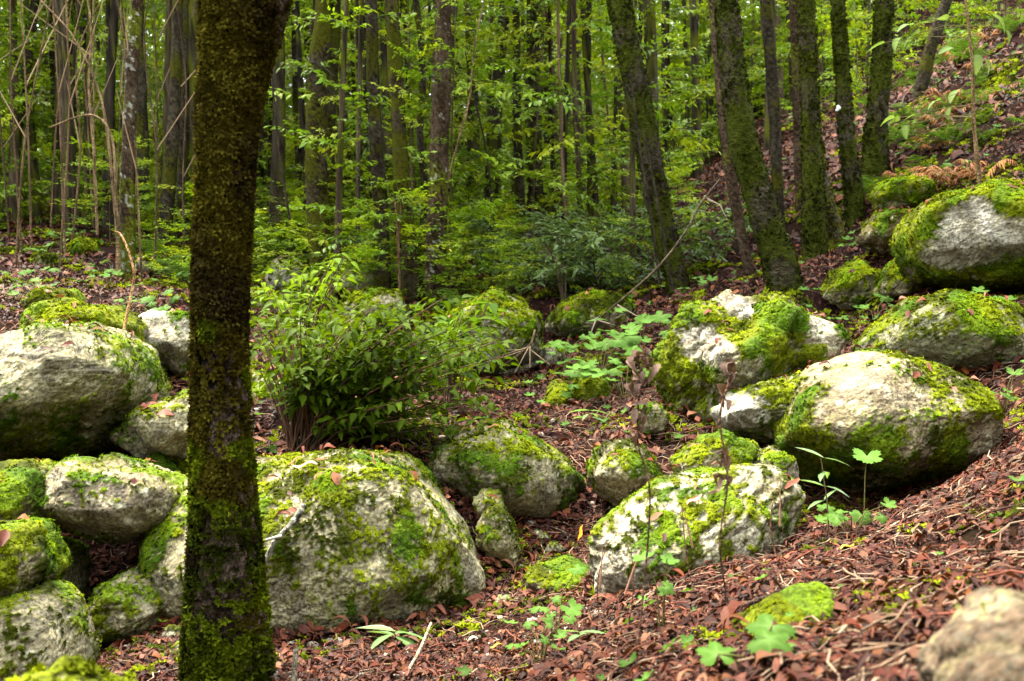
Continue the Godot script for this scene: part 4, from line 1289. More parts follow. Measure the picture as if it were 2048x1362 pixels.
	for k in 34:
		var d := r.randf_range(8.8, 14.0)
		var px := r.randf_range(380, 1330)
		if k % 7 == 0:
			px = r.randf_range(-60, 400)
			d = r.randf_range(10.5, 15.0)
		if px > 900 and px < 1330 and d < 9.4: continue
		var p := Vector3((px - 1024) / FPX * d, 0, -d)
		p.y = gy(p.x, p.z)
		var o: Node3D = sap[[6, 3][k % 2]].duplicate()
		o.name = numbered("low_sapling")
		add_child(o, true)
		o.transform = Transform3D(Basis(Vector3.UP, r.randf() * TAU).scaled(Vector3(0.55, 0.32, 0.55) * r.randf_range(0.8, 1.3)), p)
		tag(o, "knee high leafy sapling in the undergrowth below the trunks", "sapling", "undergrowth saplings")
	for t in sap: (t as Node3D).free()
	# the wood beyond reads as one mass of leaves
	var where := []
	var tint := []
	for k in 9500:
		var d := r.randf_range(24.0, 48.0)
		var px := r.randf_range(-500, 2300)
		var x := (px - 1024) / FPX * d
		var y := gh(x, -d) + 0.3 + 11.0 * r.randf()
		where.append(Transform3D(Basis(Vector3.UP, r.randf() * TAU) * Basis(Vector3.RIGHT, r.randf_range(-0.5, 0.5)) * r.randf_range(1.4, 2.4), Vector3(x, y, -d)))
		tint.append(leaf_tint(r, 1.1))
	for k in 4800:  # unseen sprays round the camera, added to hold back side skylight
		var a := r.randf_range(0.85, TAU - 0.85)   # angle from the view axis
		var d := r.randf_range(6.0, 14.0)
		var x := sin(a) * d
		var z := -cos(a) * d
		where.append(Transform3D(Basis(Vector3.UP, r.randf() * TAU) * Basis(Vector3.RIGHT, r.randf_range(-0.5, 0.5)) * r.randf_range(1.3, 2.2), Vector3(x, gh(x, z) + 0.4 + 8.5 * r.randf(), z)))
		tint.append(leaf_tint(r))
	var fw := many("far_and_screen_foliage", far_sprays[0], where, tint, self)
	tag(fw, "dense bright green foliage of the distant wood beyond the trunks and unseen leaves added to cut side light", "foliage", "", "stuff")

func on_ground(px: float, d: float) -> Vector3:
	var x := (px - 1024.0) / FPX * d
	return Vector3(x, gy(x, -d), -d)

func build_plants() -> void:
	var r := RandomNumberGenerator.new()
	r.seed = 99
	# the shrub over the big boulder
	var root := spot(598, 905, 5.0)
	root.y = minf(root.y, gy(root.x, root.z))
	var tips := []
	for k in 90:
		var px := r.randf_range(515, 1010) if k % 3 else r.randf_range(760, 1010)
		var lo := 860.0 if px > 760 else 760.0
		var py := r.randf_range(lerpf(600, 640, absf(px - 800) / 280.0), lo)
		if k % 4 == 0: py = r.randf_range(590, 690)
		tips.append(spot(px, py, 5.0 + r.randf_range(-0.35, 0.55)))
	for k in 14: tips.append(spot(r.randf_range(490, 590), r.randf_range(600, 760), 5.0 + r.randf_range(-0.2, 0.3)))
	shrub("bushy green shrub with reddish stems growing behind the big boulder", root, tips, 0.064, 21, [Color(0.028, 0.050, 0.003), Color(0.038, 0.062, 0.003), Color(0.020, 0.036, 0.003), Color(0.052, 0.076, 0.004)], spot(585, 700, 5.0).x)
	tips = []
	for k in 30:
		tips.append(spot(r.randf_range(495, 740), r.randf_range(500, 690), 6.6 + r.randf_range(-0.4, 0.5)))
	root = on_ground(600, 6.6)
	shrub("paler shrub with soft bright leaves behind the bushy one", root, tips, 0.08, 8, [Color(0.065, 0.11, 0.006), Color(0.09, 0.14, 0.008), Color(0.05, 0.085, 0.006), Color(0.115, 0.16, 0.015)])
	tips = []
	for k in 12:
		tips.append(spot(r.randf_range(860, 985), r.randf_range(590, 690), 6.2 + r.randf_range(-0.3, 0.3)))
	shrub("dark leaved shrub hiding the base of the grey brown trunk", on_ground(900, 6.2), tips, 0.10, 7, [Color(0.036, 0.07, 0.008), Color(0.055, 0.10, 0.01)])
	# glossy bush by the blotched boulder, sky sheen tinted into its leaves
	for a in [[1130, 575, 10.0, 15, "low bush of glossy leaves tinted with sky sheen beside the blotched boulder"], [1235, 520, 10.8, 13, "low bush of glossy leaves by the dark mossy rock"], [1010, 545, 11.5, 10, "small glossy bush behind the blotched boulder"], [1330, 540, 10.2, 10, "glossy leaved bush at the foot of the leaning black trunk"]]:
		var p := on_ground(a[0], a[2])
		var t := thing("glossy_bush", a[4], "bush", p)
		var where := []
		var tint := []
		var cnt: int = a[3] * 2
		for k in cnt:
			var an := r.randf() * TAU
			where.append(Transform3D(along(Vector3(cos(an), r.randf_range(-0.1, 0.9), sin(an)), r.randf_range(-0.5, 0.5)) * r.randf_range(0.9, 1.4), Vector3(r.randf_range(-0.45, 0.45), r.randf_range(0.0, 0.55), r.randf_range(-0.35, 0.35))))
			tint.append(lin(Color(0.085, 0.13, 0.04), r.randf_range(0.6, 1.4)))  # greyed leaf tint stands in for reflected sky
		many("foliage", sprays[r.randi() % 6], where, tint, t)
		for k in 4:
			var sb := Buf.new()
			tube(sb, PackedVector3Array([Vector3(0, -0.1, 0), Vector3(r.randf_range(-.2, .2), 0.3, r.randf_range(-.2, .2)), Vector3(r.randf_range(-.5, .5), 0.7, r.randf_range(-.4, .4))]), PackedFloat32Array([0.012, 0.008, 0.003]), 5, Color(0.07, 0.05, 0.03))
			part("stem", sb.mesh(mats.wood), t)
	# lobed herbs
	var clump := "low clump of pale lobed leaves spreading beside the leaf path"
	for a in [[1200, 700, 7.0, 14, 0.34, 0.34, 1.6], [1265, 690, 7.3, 14, 0.36, 0.34, 1.6], [1180, 760, 6.5, 10, 0.28, 0.28, 1.4], [1250, 760, 6.4, 12, 0.32, 0.26, 1.5], [1130, 740, 7.4, 8, 0.26, 0.2, 1.3], [1310, 700, 6.9, 9, 0.28, 0.26, 1.3], [1120, 800, 6.6, 6, 0.2, 0.1, 1.0]]:
		herb(clump, on_ground(a[0], a[2]), a[3], a[4], a[5], a[6], "pale lobed clumps by the path")
	herb("tall single lobed leaf plant in the dark under the great boulder", on_ground(1728, 3.6), 1, 0.01, 0.24, 1.35)
	herb("fresh lobed leaf cluster in the dark under the great boulder", on_ground(1705, 3.45), 8, 0.15, 0.11, 0.95)
	herb("lobed leaf plant growing under the dome boulder", on_ground(1975, 6.0), 4, 0.14, 0.16, 0.95)
	herb("large lobed leaves beside the half buried greenish boulder", on_ground(2010, 4.9), 5, 0.16, 0.18, 1.0)
	herb("small lobed leaves at the shaded edge of the ribbed boulder", on_ground(1325, 2.75), 6, 0.07, 0.27, 0.62)
	herb("blurred pale lobed sprig above the gully stones", on_ground(1110, 3.3), 5, 0.07, 0.24, 0.75)
	herb("bright little herb sprig in the leaf litter before the boulders", on_ground(1080, 2.95), 10, 0.09, 0.18, 0.5)
	herb("pair of blurred bright leaves low in the litter", on_ground(1520, 1.72), 4, 0.07, 0.05, 0.8)
	for a in [[1715, 450, 8.6], [1790, 385, 8.7], [1750, 600, 7.0], [1400, 560, 8.9], [1660, 560, 7.9], [1720, 600, 7.3], [1850, 350, 9.0], [1920, 340, 8.6], [1600, 600, 7.6]]:
		herb("sprawl of small lobed leaves on the shaded bank", on_ground(a[0], a[2]), 6, 0.2, 0.12, 1.0, "herbs on the shaded bank")
	for a in [[120, 490, 10.3], [160, 470, 10.8], [215, 570, 8.2], [305, 600, 7.4], [225, 545, 9.0], [90, 520, 9.6], [30, 600, 7.2], [285, 620, 7.0], [60, 560, 8.4], [350, 560, 8.8]]:
		herb("sprawl of blue green lobed leaves on the red leaf slope", on_ground(a[0], a[2]), 6, 0.2, 0.13, 1.1, "herbs on the leaf slope")
	# spear leaved seedlings
	var spear := []
	for k in 3: spear.append(blade_mesh(SPEAR, [0.2, 0.35, 0.1][k], [1.5, 0.6, 3.0][k], [Color(0.075, 0.15, 0.05), Color(0.11, 0.19, 0.06), Color(0.06, 0.11, 0.03)][k], mats.leaf, Color(0.16, 0.24, 0.09)))
	for a in [[790, 1262, 3.62, 0.05, 6, 1.0, 0.15, "ground hugging seedling with spear leaves against the big boulder"], [1648, 1080, 3.45, 0.28, 8, 0.62, 0.5, "upright seedling with paired spear leaves before the great boulder"], [1160, 1255, 3.1, 0.05, 4, 0.6, 0.5, "tiny spear leaved seedling beside the ribbed boulder"], [1180, 850, 5.9, 0.12, 6, 1.0, 0.2, "small fresh fern like seedling on the leaf path"]]:
		var p := on_ground(a[0], a[2])
		var t := thing("seedling", a[7], "seedling", p)
		var b := Buf.new()
		var h: float = a[3]
		tube(b, PackedVector3Array([Vector3(0.02, -0.03, 0), Vector3(0.01, h * 0.5, 0), Vector3(-0.01, h, 0)]), PackedFloat32Array([0.003, 0.0025, 0.0015]), 5, Color(0.10, 0.07, 0.04))
		part("stem", b.mesh(mats.wood), t)
		for k in a[4]:
			var l := part("leaf", spear[k % 3], t)
			var hh: float = h * (1.0 - 0.5 * (k / 2) / 3.0)
			l.transform = Transform3D(tilt(k * PI + (k / 2) * 1.35 + 1.3, r.randf_range(-0.1, 0.5) * a[6] * 2.0, r.randf_range(-.3, .3)) * (a[5] * r.randf_range(0.8, 1.1)), Vector3(0, hh, 0))
	# tall stem with broad leaves before the bank
	var tb := thing("tall_stem_plant", "tall tan stem with broad drooping leaves rising by the dome boulder", "plant", spot(1968, 392, 7.3))
	var base := spot(1968, 392, 7.3)
	var b2 := Buf.new()
	var line := [spot(1968, 440, 7.3), spot(1949, 260, 7.25), spot(1944, 120, 7.2), spot(1930, -10, 7.2), spot(1925, -90, 7.2)]
	var pv := PackedVector3Array()
	for q in line: pv.append((q as Vector3) - base)
	var sp2 := smooth_path(pv, PackedFloat32Array([0.018, 0.0135, 0.011, 0.009, 0.006]), 24)
	bark(b2, sp2[0], sp2[1], 8, {"bark": Color(0.17, 0.10, 0.05), "bark2": Color(0.26, 0.17, 0.09), "moss": -2.0, "seed": 4.0})
	part("stem", b2.mesh(mats.bark), tb)
	var broad := []
	for k in 3: broad.append(blade_mesh(BROAD, [0.2, 0.4, 0.3][k], [1.5, 3.0, 5.0][k], [Color(0.075, 0.135, 0.02), Color(0.11, 0.17, 0.035), Color(0.14, 0.20, 0.07)][k], mats.soft_leaf, Color(0.18, 0.24, 0.08)))
	for a in [[1935, 75, 0.3, -0.2], [1970, 120, 1.2, -0.9], [1950, 110, 0.2, -1.1], [1905, 95, -1.4, -0.3], [1895, 40, -1.2, 0.2], [1840, 65, -1.5, -0.2], [1800, 75, -1.4, -0.9], [1770, 85, -1.8, -0.3], [1825, 50, -1.2, 0.1], [1860, 45, -1.9, 0.1], [1985, 30, 1.5, -0.4], [2010, 60, 1.3, -1.0], [1920, 180, -1.2, -0.5], [1880, 200, -1.4, -0.1], [1900, 215, -1.0, -1.1], [1830, 230, -1.5, -0.3], [1800, 240, -1.4, -0.1], [1815, 250, -1.2, -1.2], [1790, 235, -1.9, 0.0]]:
		var q := spot(a[0], a[1], 7.25) - base
		var near := 0
		for k in sp2[0].size():
			if absf(sp2[0][k].y - q.y - 0.03) < absf(sp2[0][near].y - q.y - 0.03): near = k
		var foot: Vector3 = sp2[0][near]
		var tw := Buf.new()
		tube(tw, PackedVector3Array([foot, foot.lerp(q, 0.5) + Vector3(0, 0.02, r.randf_range(-.05, .05)), q]), PackedFloat32Array([0.003, 0.0025, 0.0015]), 4, Color(0.12, 0.10, 0.04))
		var st := part("leaf_stalk", tw.mesh(mats.wood), tb)
		var l := part("leaf", broad[r.randi() % 3], st)
		l.transform = Transform3D(tilt(a[2], a[3], r.randf_range(-.5, .5)) * r.randf_range(0.7, 1.15), q)
	# ferns
	var deadf := []
	var livef := []
	for k in 3:
		deadf.append(frond_mesh(0.5, Color(0.20, 0.078, 0.022), [0.9, 1.1, 0.75][k], 60 + k, true))
		livef.append(frond_mesh(0.5, Color(0.055, 0.10, 0.012), [0.35, 0.5, 0.25][k], 70 + k))
	fern("dead_fern", "big orange withered fern clump above the dome boulder", on_ground(1895, 8.6), deadf, 13, 1.0)
	for k in 10:
		fern("dead_fern", "withered brown fern tuft scattered up the steep leaf bank", on_ground(r.randf_range(1780, 2080), r.randf_range(9.5, 14.0)), deadf, 5, r.randf_range(0.5, 0.8), "withered tufts on the steep bank")
	fern("dead_fern", "orange withered fern high on the steep bank", on_ground(1890, 11.2), deadf, 9, 1.0)
	fern("dead_fern", "withered fern beside the big orange clump", on_ground(1960, 8.3), deadf, 7, 0.9)
	for k in 20:
		var px := -120.0 + k * 19.0
		fern("dead_fern", "orange bracken frond clump on the far leaf slope", on_ground(px, r.randf_range(14.5, 18.0)), deadf, 7, r.randf_range(1.2, 1.8), "bracken on the far slope")
	fern("green_fern", "small blue green fern hanging under the bulging trunk", on_ground(1765, 9.4), livef, 6, 0.8)
	for a in [[330, 9.6], [355, 9.0], [300, 10.2], [380, 9.4]]:
		fern("green_fern", "feathery green fern among the dark trunks and stones", on_ground(a[0], a[1]), livef, 6, 0.9, "ferns by the dark trunks")
	for a in [[560, 12.0], [940, 9.2], [520, 10.5]]:
		fern("green_fern", "flat green fern below the tall trunks behind the shrubs", on_ground(a[0], a[1]), livef, 8, 1.2, "ferns behind the shrubs")
	for k in 44:
		fern("green_fern", "small green fern on the steep leaf bank", on_ground(r.randf_range(1700, 2100), r.randf_range(8.6, 15.0)), livef, 6, r.randf_range(0.5, 0.9), "ferns on the steep bank")
	# branches, canes, logs
	stick("bare_branch", "long bare grey branch leaning across the dark hollow", [spot(1192, 640, 8.4), spot(1260, 585, 8.3), spot(1320, 530, 8.2), spot(1370, 465, 8.1), spot(1400, 410, 8.1), spot(1440, 358, 8.0)], [0.011, 0.013, 0.016, 0.018, 0.017, 0.012], Color(0.13, 0.10, 0.075), {"twigs": [[spot(1192, 640, 8.4), spot(1180, 670, 8.3)], [spot(1192, 640, 8.4), spot(1230, 650, 8.3)], [spot(1410, 395, 8.1), spot(1440, 410, 8.0), spot(1455, 440, 8.0)], [spot(1235, 610, 8.3), spot(1270, 630, 8.2), spot(1300, 645, 8.2)]], "twig_size": 2.0})
	stick("bent_cane", "bent orange brown cane arching above the moss cushion stone", [spot(246, 672, 5.3), spot(256, 620, 5.35), spot(266, 570, 5.4), spot(268, 545, 5.4), spot(258, 505, 5.45), spot(242, 470, 5.5), spot(228, 462, 5.5)], [0.016, 0.015, 0.014, 0.013, 0.012, 0.010, 0.006], Color(0.30, 0.15, 0.06), {"col2": Color(0.42, 0.25, 0.12), "category": "cane"})
	stick("fallen_stick", "whitish lichen crusted stick lying on the big boulder", [spot(528, 1130, 3.70), spot(548, 1085, 3.70), spot(562, 1070, 3.71), spot(592, 1035, 3.76), spot(608, 1012, 3.80)], [0.016, 0.019, 0.02, 0.024, 0.026], Color(0.05, 0.045, 0.035), {"col2": Color(0.40, 0.39, 0.33), "category": "stick", "twigs": [[spot(562, 1072, 3.7), spot(530, 1080, 3.66)]], "twig_size": 2.2})
	stick("fallen_log", "thin grey log lying across the leaf path", [on_ground(1000, 7.7) + Vector3(0, 0.03, 0), on_ground(1040, 7.7) + Vector3(0, 0.04, 0), on_ground(1090, 7.75) + Vector3(0, 0.04, 0), on_ground(1130, 7.8) + Vector3(0, 0.03, 0)], [0.05, 0.055, 0.05, 0.04], Color(0.10, 0.085, 0.065), {"category": "log"})
	stick("fallen_branch", "twiggy dead branch lying against the blotched boulder", [spot(1000, 735, 7.4), spot(1030, 715, 7.4), spot(1060, 690, 7.4), spot(1070, 660, 7.45)], [0.012, 0.016, 0.018, 0.014], Color(0.13, 0.09, 0.055), {"twigs": [[spot(1060, 690, 7.4), spot(1030, 745, 7.3)], [spot(1055, 695, 7.4), spot(1005, 710, 7.35)], [spot(1060, 690, 7.4), spot(1060, 735, 7.3)], [spot(1050, 700, 7.4), spot(990, 720, 7.3)], [spot(1062, 700, 7.4), spot(1100, 730, 7.3)], [spot(1045, 700, 7.4), spot(1000, 700, 7.35)]], "twig_size": 1.3})
	stick("fallen_branch", "arched dark twig lying in the reddish litter by the moss mat", [on_ground(1330, 2.75) + Vector3(0, 0.02, 0), on_ground(1430, 2.65) + Vector3(0, 0.03, 0), on_ground(1540, 2.6) + Vector3(0, 0.05, 0), on_ground(1660, 2.7) + Vector3(0, 0.03, 0)], [0.008, 0.010, 0.011, 0.009], Color(0.07, 0.045, 0.035))
	stick("fallen_stick", "pale straight stick propped in the litter before the big boulder", [on_ground(800, 3.05) + Vector3(0, 0.01, 0), on_ground(835, 3.2) + Vector3(0, 0.06, 0), on_ground(862, 3.35) + Vector3(0, 0.12, 0)], [0.008, 0.010, 0.007], Color(0.34, 0.27, 0.19), {"category": "stick"})
	stick("fallen_stick", "dark stump like stick standing in the litter by the mossy tree", [on_ground(585, 3.12) - Vector3(0, 0.03, 0), on_ground(588, 3.15) + Vector3(0, 0.04, 0), on_ground(592, 3.2) + Vector3(0, 0.10, 0)], [0.02, 0.018, 0.016], Color(0.13, 0.11, 0.085), {"category": "stick"})
	for k in 54:
		var d := r.randf_range(2.0, 5.5)
		var px := r.randf_range(560, 1980)
		var p := on_ground(px, d)
		var an := r.randf_range(-0.7, 0.7) + (PI if r.randf() < 0.5 else 0.0)
		var ln := r.randf_range(0.10, 0.28)
		var e := Vector3(p.x + cos(an) * ln, 0, p.z + sin(an) * ln)
		e.y = gy(e.x, e.z)
		var mp := (p + e) * 0.5 + Vector3(r.randf_range(-.02, .02), r.randf_range(0.005, 0.02), r.randf_range(-.03, .03))
		mp.y = maxf(mp.y, gy(mp.x, mp.z) + 0.008)
		var tone := r.randf_range(0.5, 1.3)
		var dry := r.randf() < 0.5
		stick("dry_twig" if dry else "red_twig", "pale dry twig lying loose on the leaf litter" if dry else "reddish brown twig lying loose on the leaf litter", [p + Vector3(0, 0.008, 0), mp, e + Vector3(0, 0.008, 0)], [0.007, 0.006, 0.004], lin(Color(0.32, 0.25, 0.17) if dry else Color(0.20, 0.085, 0.05), tone), {"category": "twig", "group": "pale twigs on the litter" if dry else "reddish twigs on the litter"})
	# withered foreground stalks
	var brown_husk: StandardMaterial3D = mats.dead_leaf.duplicate()
	brown_husk.albedo_color = Color(0.17, 0.10, 0.075).linear_to_srgb()
	var husk := []
	for k in 3: husk.append(dead_leaf_mesh(80 + k, 0.018, [1.6, 2.2, 1.2][k]))
	for a in [[[[1275, 1230, 2.6], [1300, 1000, 2.6], [1275, 880, 2.6], [1282, 760, 2.6], [1290, 700, 2.6]], [[1282, 745, 16], [1272, 850, 6]], "withered upright stalk hung with shrivelled brown leaves"], [[[1470, 1250, 2.5], [1440, 1100, 2.5], [1455, 960, 2.5], [1440, 830, 2.5], [1470, 740, 2.5]], [[1458, 770, 9], [1440, 960, 5]], "withered curling stalk before the ribbed boulder"]]:
		var pts := []
		var wd := []
		for q in a[0]:
			pts.append(spot(q[0], q[1], q[2]))
			wd.append(0.005)
		pts[0].y = minf(pts[0].y, gy(pts[0].x, pts[0].z))
		var t := stick("withered_stalk", a[2], pts, wd, Color(0.16, 0.09, 0.06), {"category": "plant", "part": "stalk"})
		for h in a[1]:
			for k in h[2]:
				var l := part("shrivelled_leaf", husk[k % 3], t)
				l.material_override = brown_husk
				l.transform = Transform3D(tilt(r.randf() * TAU, r.randf_range(-1.4, -0.6), r.randf_range(-1, 1)) * r.randf_range(0.35, 0.6), spot(h[0] + r.randf_range(-12, 12), h[1] + r.randf_range(-45, 45), a[0][1][2]) - pts[0])
	for a in [[1385, 3.3], [1250, 3.0], [1560, 3.2], [1200, 3.4]]:
		var p := on_ground(a[0], a[1])
		var h := r.randf_range(0.18, 0.34)
		stick("thin_stem", "thin leafless reddish stem standing before the ribbed boulder", [p - Vector3(0, 0.02, 0), p + Vector3(r.randf_range(-.03, .03), h * 0.5, 0), p + Vector3(r.randf_range(-.06, .06), h, 0)], [0.005, 0.004, 0.002], Color(0.20, 0.10, 0.07), {"category": "stem", "group": "thin stems before the ribbed boulder", "twigs": [[p + Vector3(0, h * 0.45, 0), p + Vector3(r.randf_range(-.09, .09), h * 0.95, 0.02)]]})
	# thin pale lianas among the trunks
	for a in [[[[878, 620, 10.1], [884, 480, 10.0], [895, 370, 9.8], [920, 270, 9.6], [940, 190, 9.6], [948, 100, 9.6], [968, 0, 9.6], [975, -60, 9.6]], "pale liana curving up beside the grey brown trunk"], [[[580, 440, 9.0], [562, 330, 9.0], [548, 200, 9.0], [540, 100, 9.0], [535, 40, 9.0]], "thin black stem curving up beyond the shaggy trunk"], [[[800, 600, 10.0], [795, 480, 10.0], [790, 400, 10.0]], "orange tan straight sapling stem beside the speckled trunk"], [[[978, 540, 11.5], [982, 400, 11.5], [970, 290, 11.5], [945, 180, 11.5], [930, 100, 11.5]], "crooked thin black stem in the middle of the wood"], [[[195, 470, 8.5], [188, 300, 8.5], [178, 180, 8.5], [182, 60, 8.5], [170, -40, 8.5]], "pale bare stem among small leaves by the leaf slope"], [[[235, 540, 8.3], [232, 380, 8.3], [222, 270, 8.3], [180, 230, 8.3], [100, 255, 8.3]], "pale stem arching sideways by the leaf slope"], [[[240, 540, 8.4], [228, 400, 8.4], [205, 210, 8.4], [150, 80, 8.4], [80, 0, 8.4]], "long pale stem slanting across the small leaves"], [[[262, 70, 8.6], [250, 60, 8.6], [235, 10, 8.6], [226, -40, 8.6]], "dark side stem forking from the blotchy grey trunk"], [[[1320, 570, 9.2], [1300, 420, 9.2], [1280, 300, 9.2], [1262, 150, 9.2]], "rusty creeper stem beside the leaning black trunk"], [[[1345, 580, 9.1], [1318, 420, 9.1], [1285, 260, 9.1]], "second rusty creeper stem hugging the leaning black trunk"]]:
		var pts := []
		var wd := []
		for q in a[0]:
			pts.append(spot(q[0], q[1], q[2]))
			wd.append(0.024 - 0.012 * wd.size() / a[0].size())
		var dk: bool = (a[1] as String).contains("black") or (a[1] as String).contains("dark")
		var rus: bool = (a[1] as String).contains("rusty") or (a[1] as String).contains("orange")
		stick("slender_stem", a[1], pts, wd, Color(0.035, 0.028, 0.02) if dk else (Color(0.20, 0.10, 0.06) if rus else Color(0.19, 0.125, 0.075)), {"category": "stem"})
	for k in 16:
		var d := r.randf_range(8.4, 12.5)
		var p := on_ground(r.randf_range(-20, 385), d)
		var lean := r.randf_range(-0.5, 0.5)
		var h := r.randf_range(2.5, 4.5)
		stick("leafless_sapling", "thin pale bare stem standing among the small leaves on the leaf slope", [p - Vector3(0, 0.1, 0), p + Vector3(lean * 0.25, h * 0.35, 0), p + Vector3(lean * 0.5 + r.randf_range(-.15, .15), h * 0.7, 0), p + Vector3(lean * 1.3, h, 0)], [0.020, 0.017, 0.013, 0.006], lin(Color(0.13, 0.085, 0.05), r.randf_range(0.5, 1.2)), {"category": "stem", "group": "pale bare stems on the leaf slope", "twigs": [[p + Vector3(lean * 0.25, h * 0.36, 0), p + Vector3(lean * 0.25 + r.randf_range(-.5, .5), h * 0.6, r.randf_range(-.3, .3))], [p + Vector3(lean * 0.5, h * 0.68, 0), p + Vector3(lean * 0.5 + r.randf_range(-.7, .7), h * 0.85, r.randf_range(-.3, .3))]], "twig_size": 1.8})
	# single fallen leaves that stand out
	var big := []
	for k in 3: big.append(dead_leaf_mesh(120 + k, [0.018, 0.022, 0.015][k], [0.6, 0.8, 0.4][k]))
	for a in [[1163, 1066, 4.45, Color(0.62, 0.22, 0.02), "bright orange fallen leaf standing in the gully", 0.9, 1.3], [610, 930, 4.02, Color(0.36, 0.17, 0.12), "long pink brown fallen leaf on the mossy crown of the big boulder", 1.2, 0.1], [1390, 1000, 3.66, Color(0.42, 0.17, 0.12), "pinkish fallen leaf on top of the ribbed boulder", 0.8, 0.6], [720, 1245, 0.0, Color(0.40, 0.10, 0.05), "red fallen leaf against the foot of the big boulder", 1.2, 0.2], [940, 1290, 0.0, Color(0.40, 0.46, 0.30), "pale green fallen leaf flat on the litter", 0.7, 0.0], [990, 1320, 0.0, Color(0.42, 0.24, 0.03), "small yellow brown fallen leaf on the litter", 0.6, 0.2], [1560, 1080, 0.0, Color(0.24, 0.06, 0.035), "dark red curled fallen leaf under the ribbed boulder", 1.3, 0.5], [1700, 1120, 0.0, Color(0.60, 0.38, 0.03), "yellow fallen leaf below the fresh lobed cluster", 0.7, 0.3]]:
		var p := spot(a[0], a[1], a[2]) if a[2] > 0.0 else on_ground(a[0], 1.05 * FPX / (a[1] - 681.0) if a[0] < 1100 else 3.2) + Vector3(0, 0.02, 0)
		var mt: StandardMaterial3D = mats.dead_leaf.duplicate()
		mt.albedo_color = (a[3] as Color).linear_to_srgb()
		var l := part(numbered("fallen_leaf"), big[r.randi() % 3], self)
		l.material_override = mt
		l.transform = Transform3D(tilt(r.randf_range(0.8, 2.2), a[6], r.randf_range(-.2, .2)) * a[5], p)
		tag(l, a[4], "leaf")

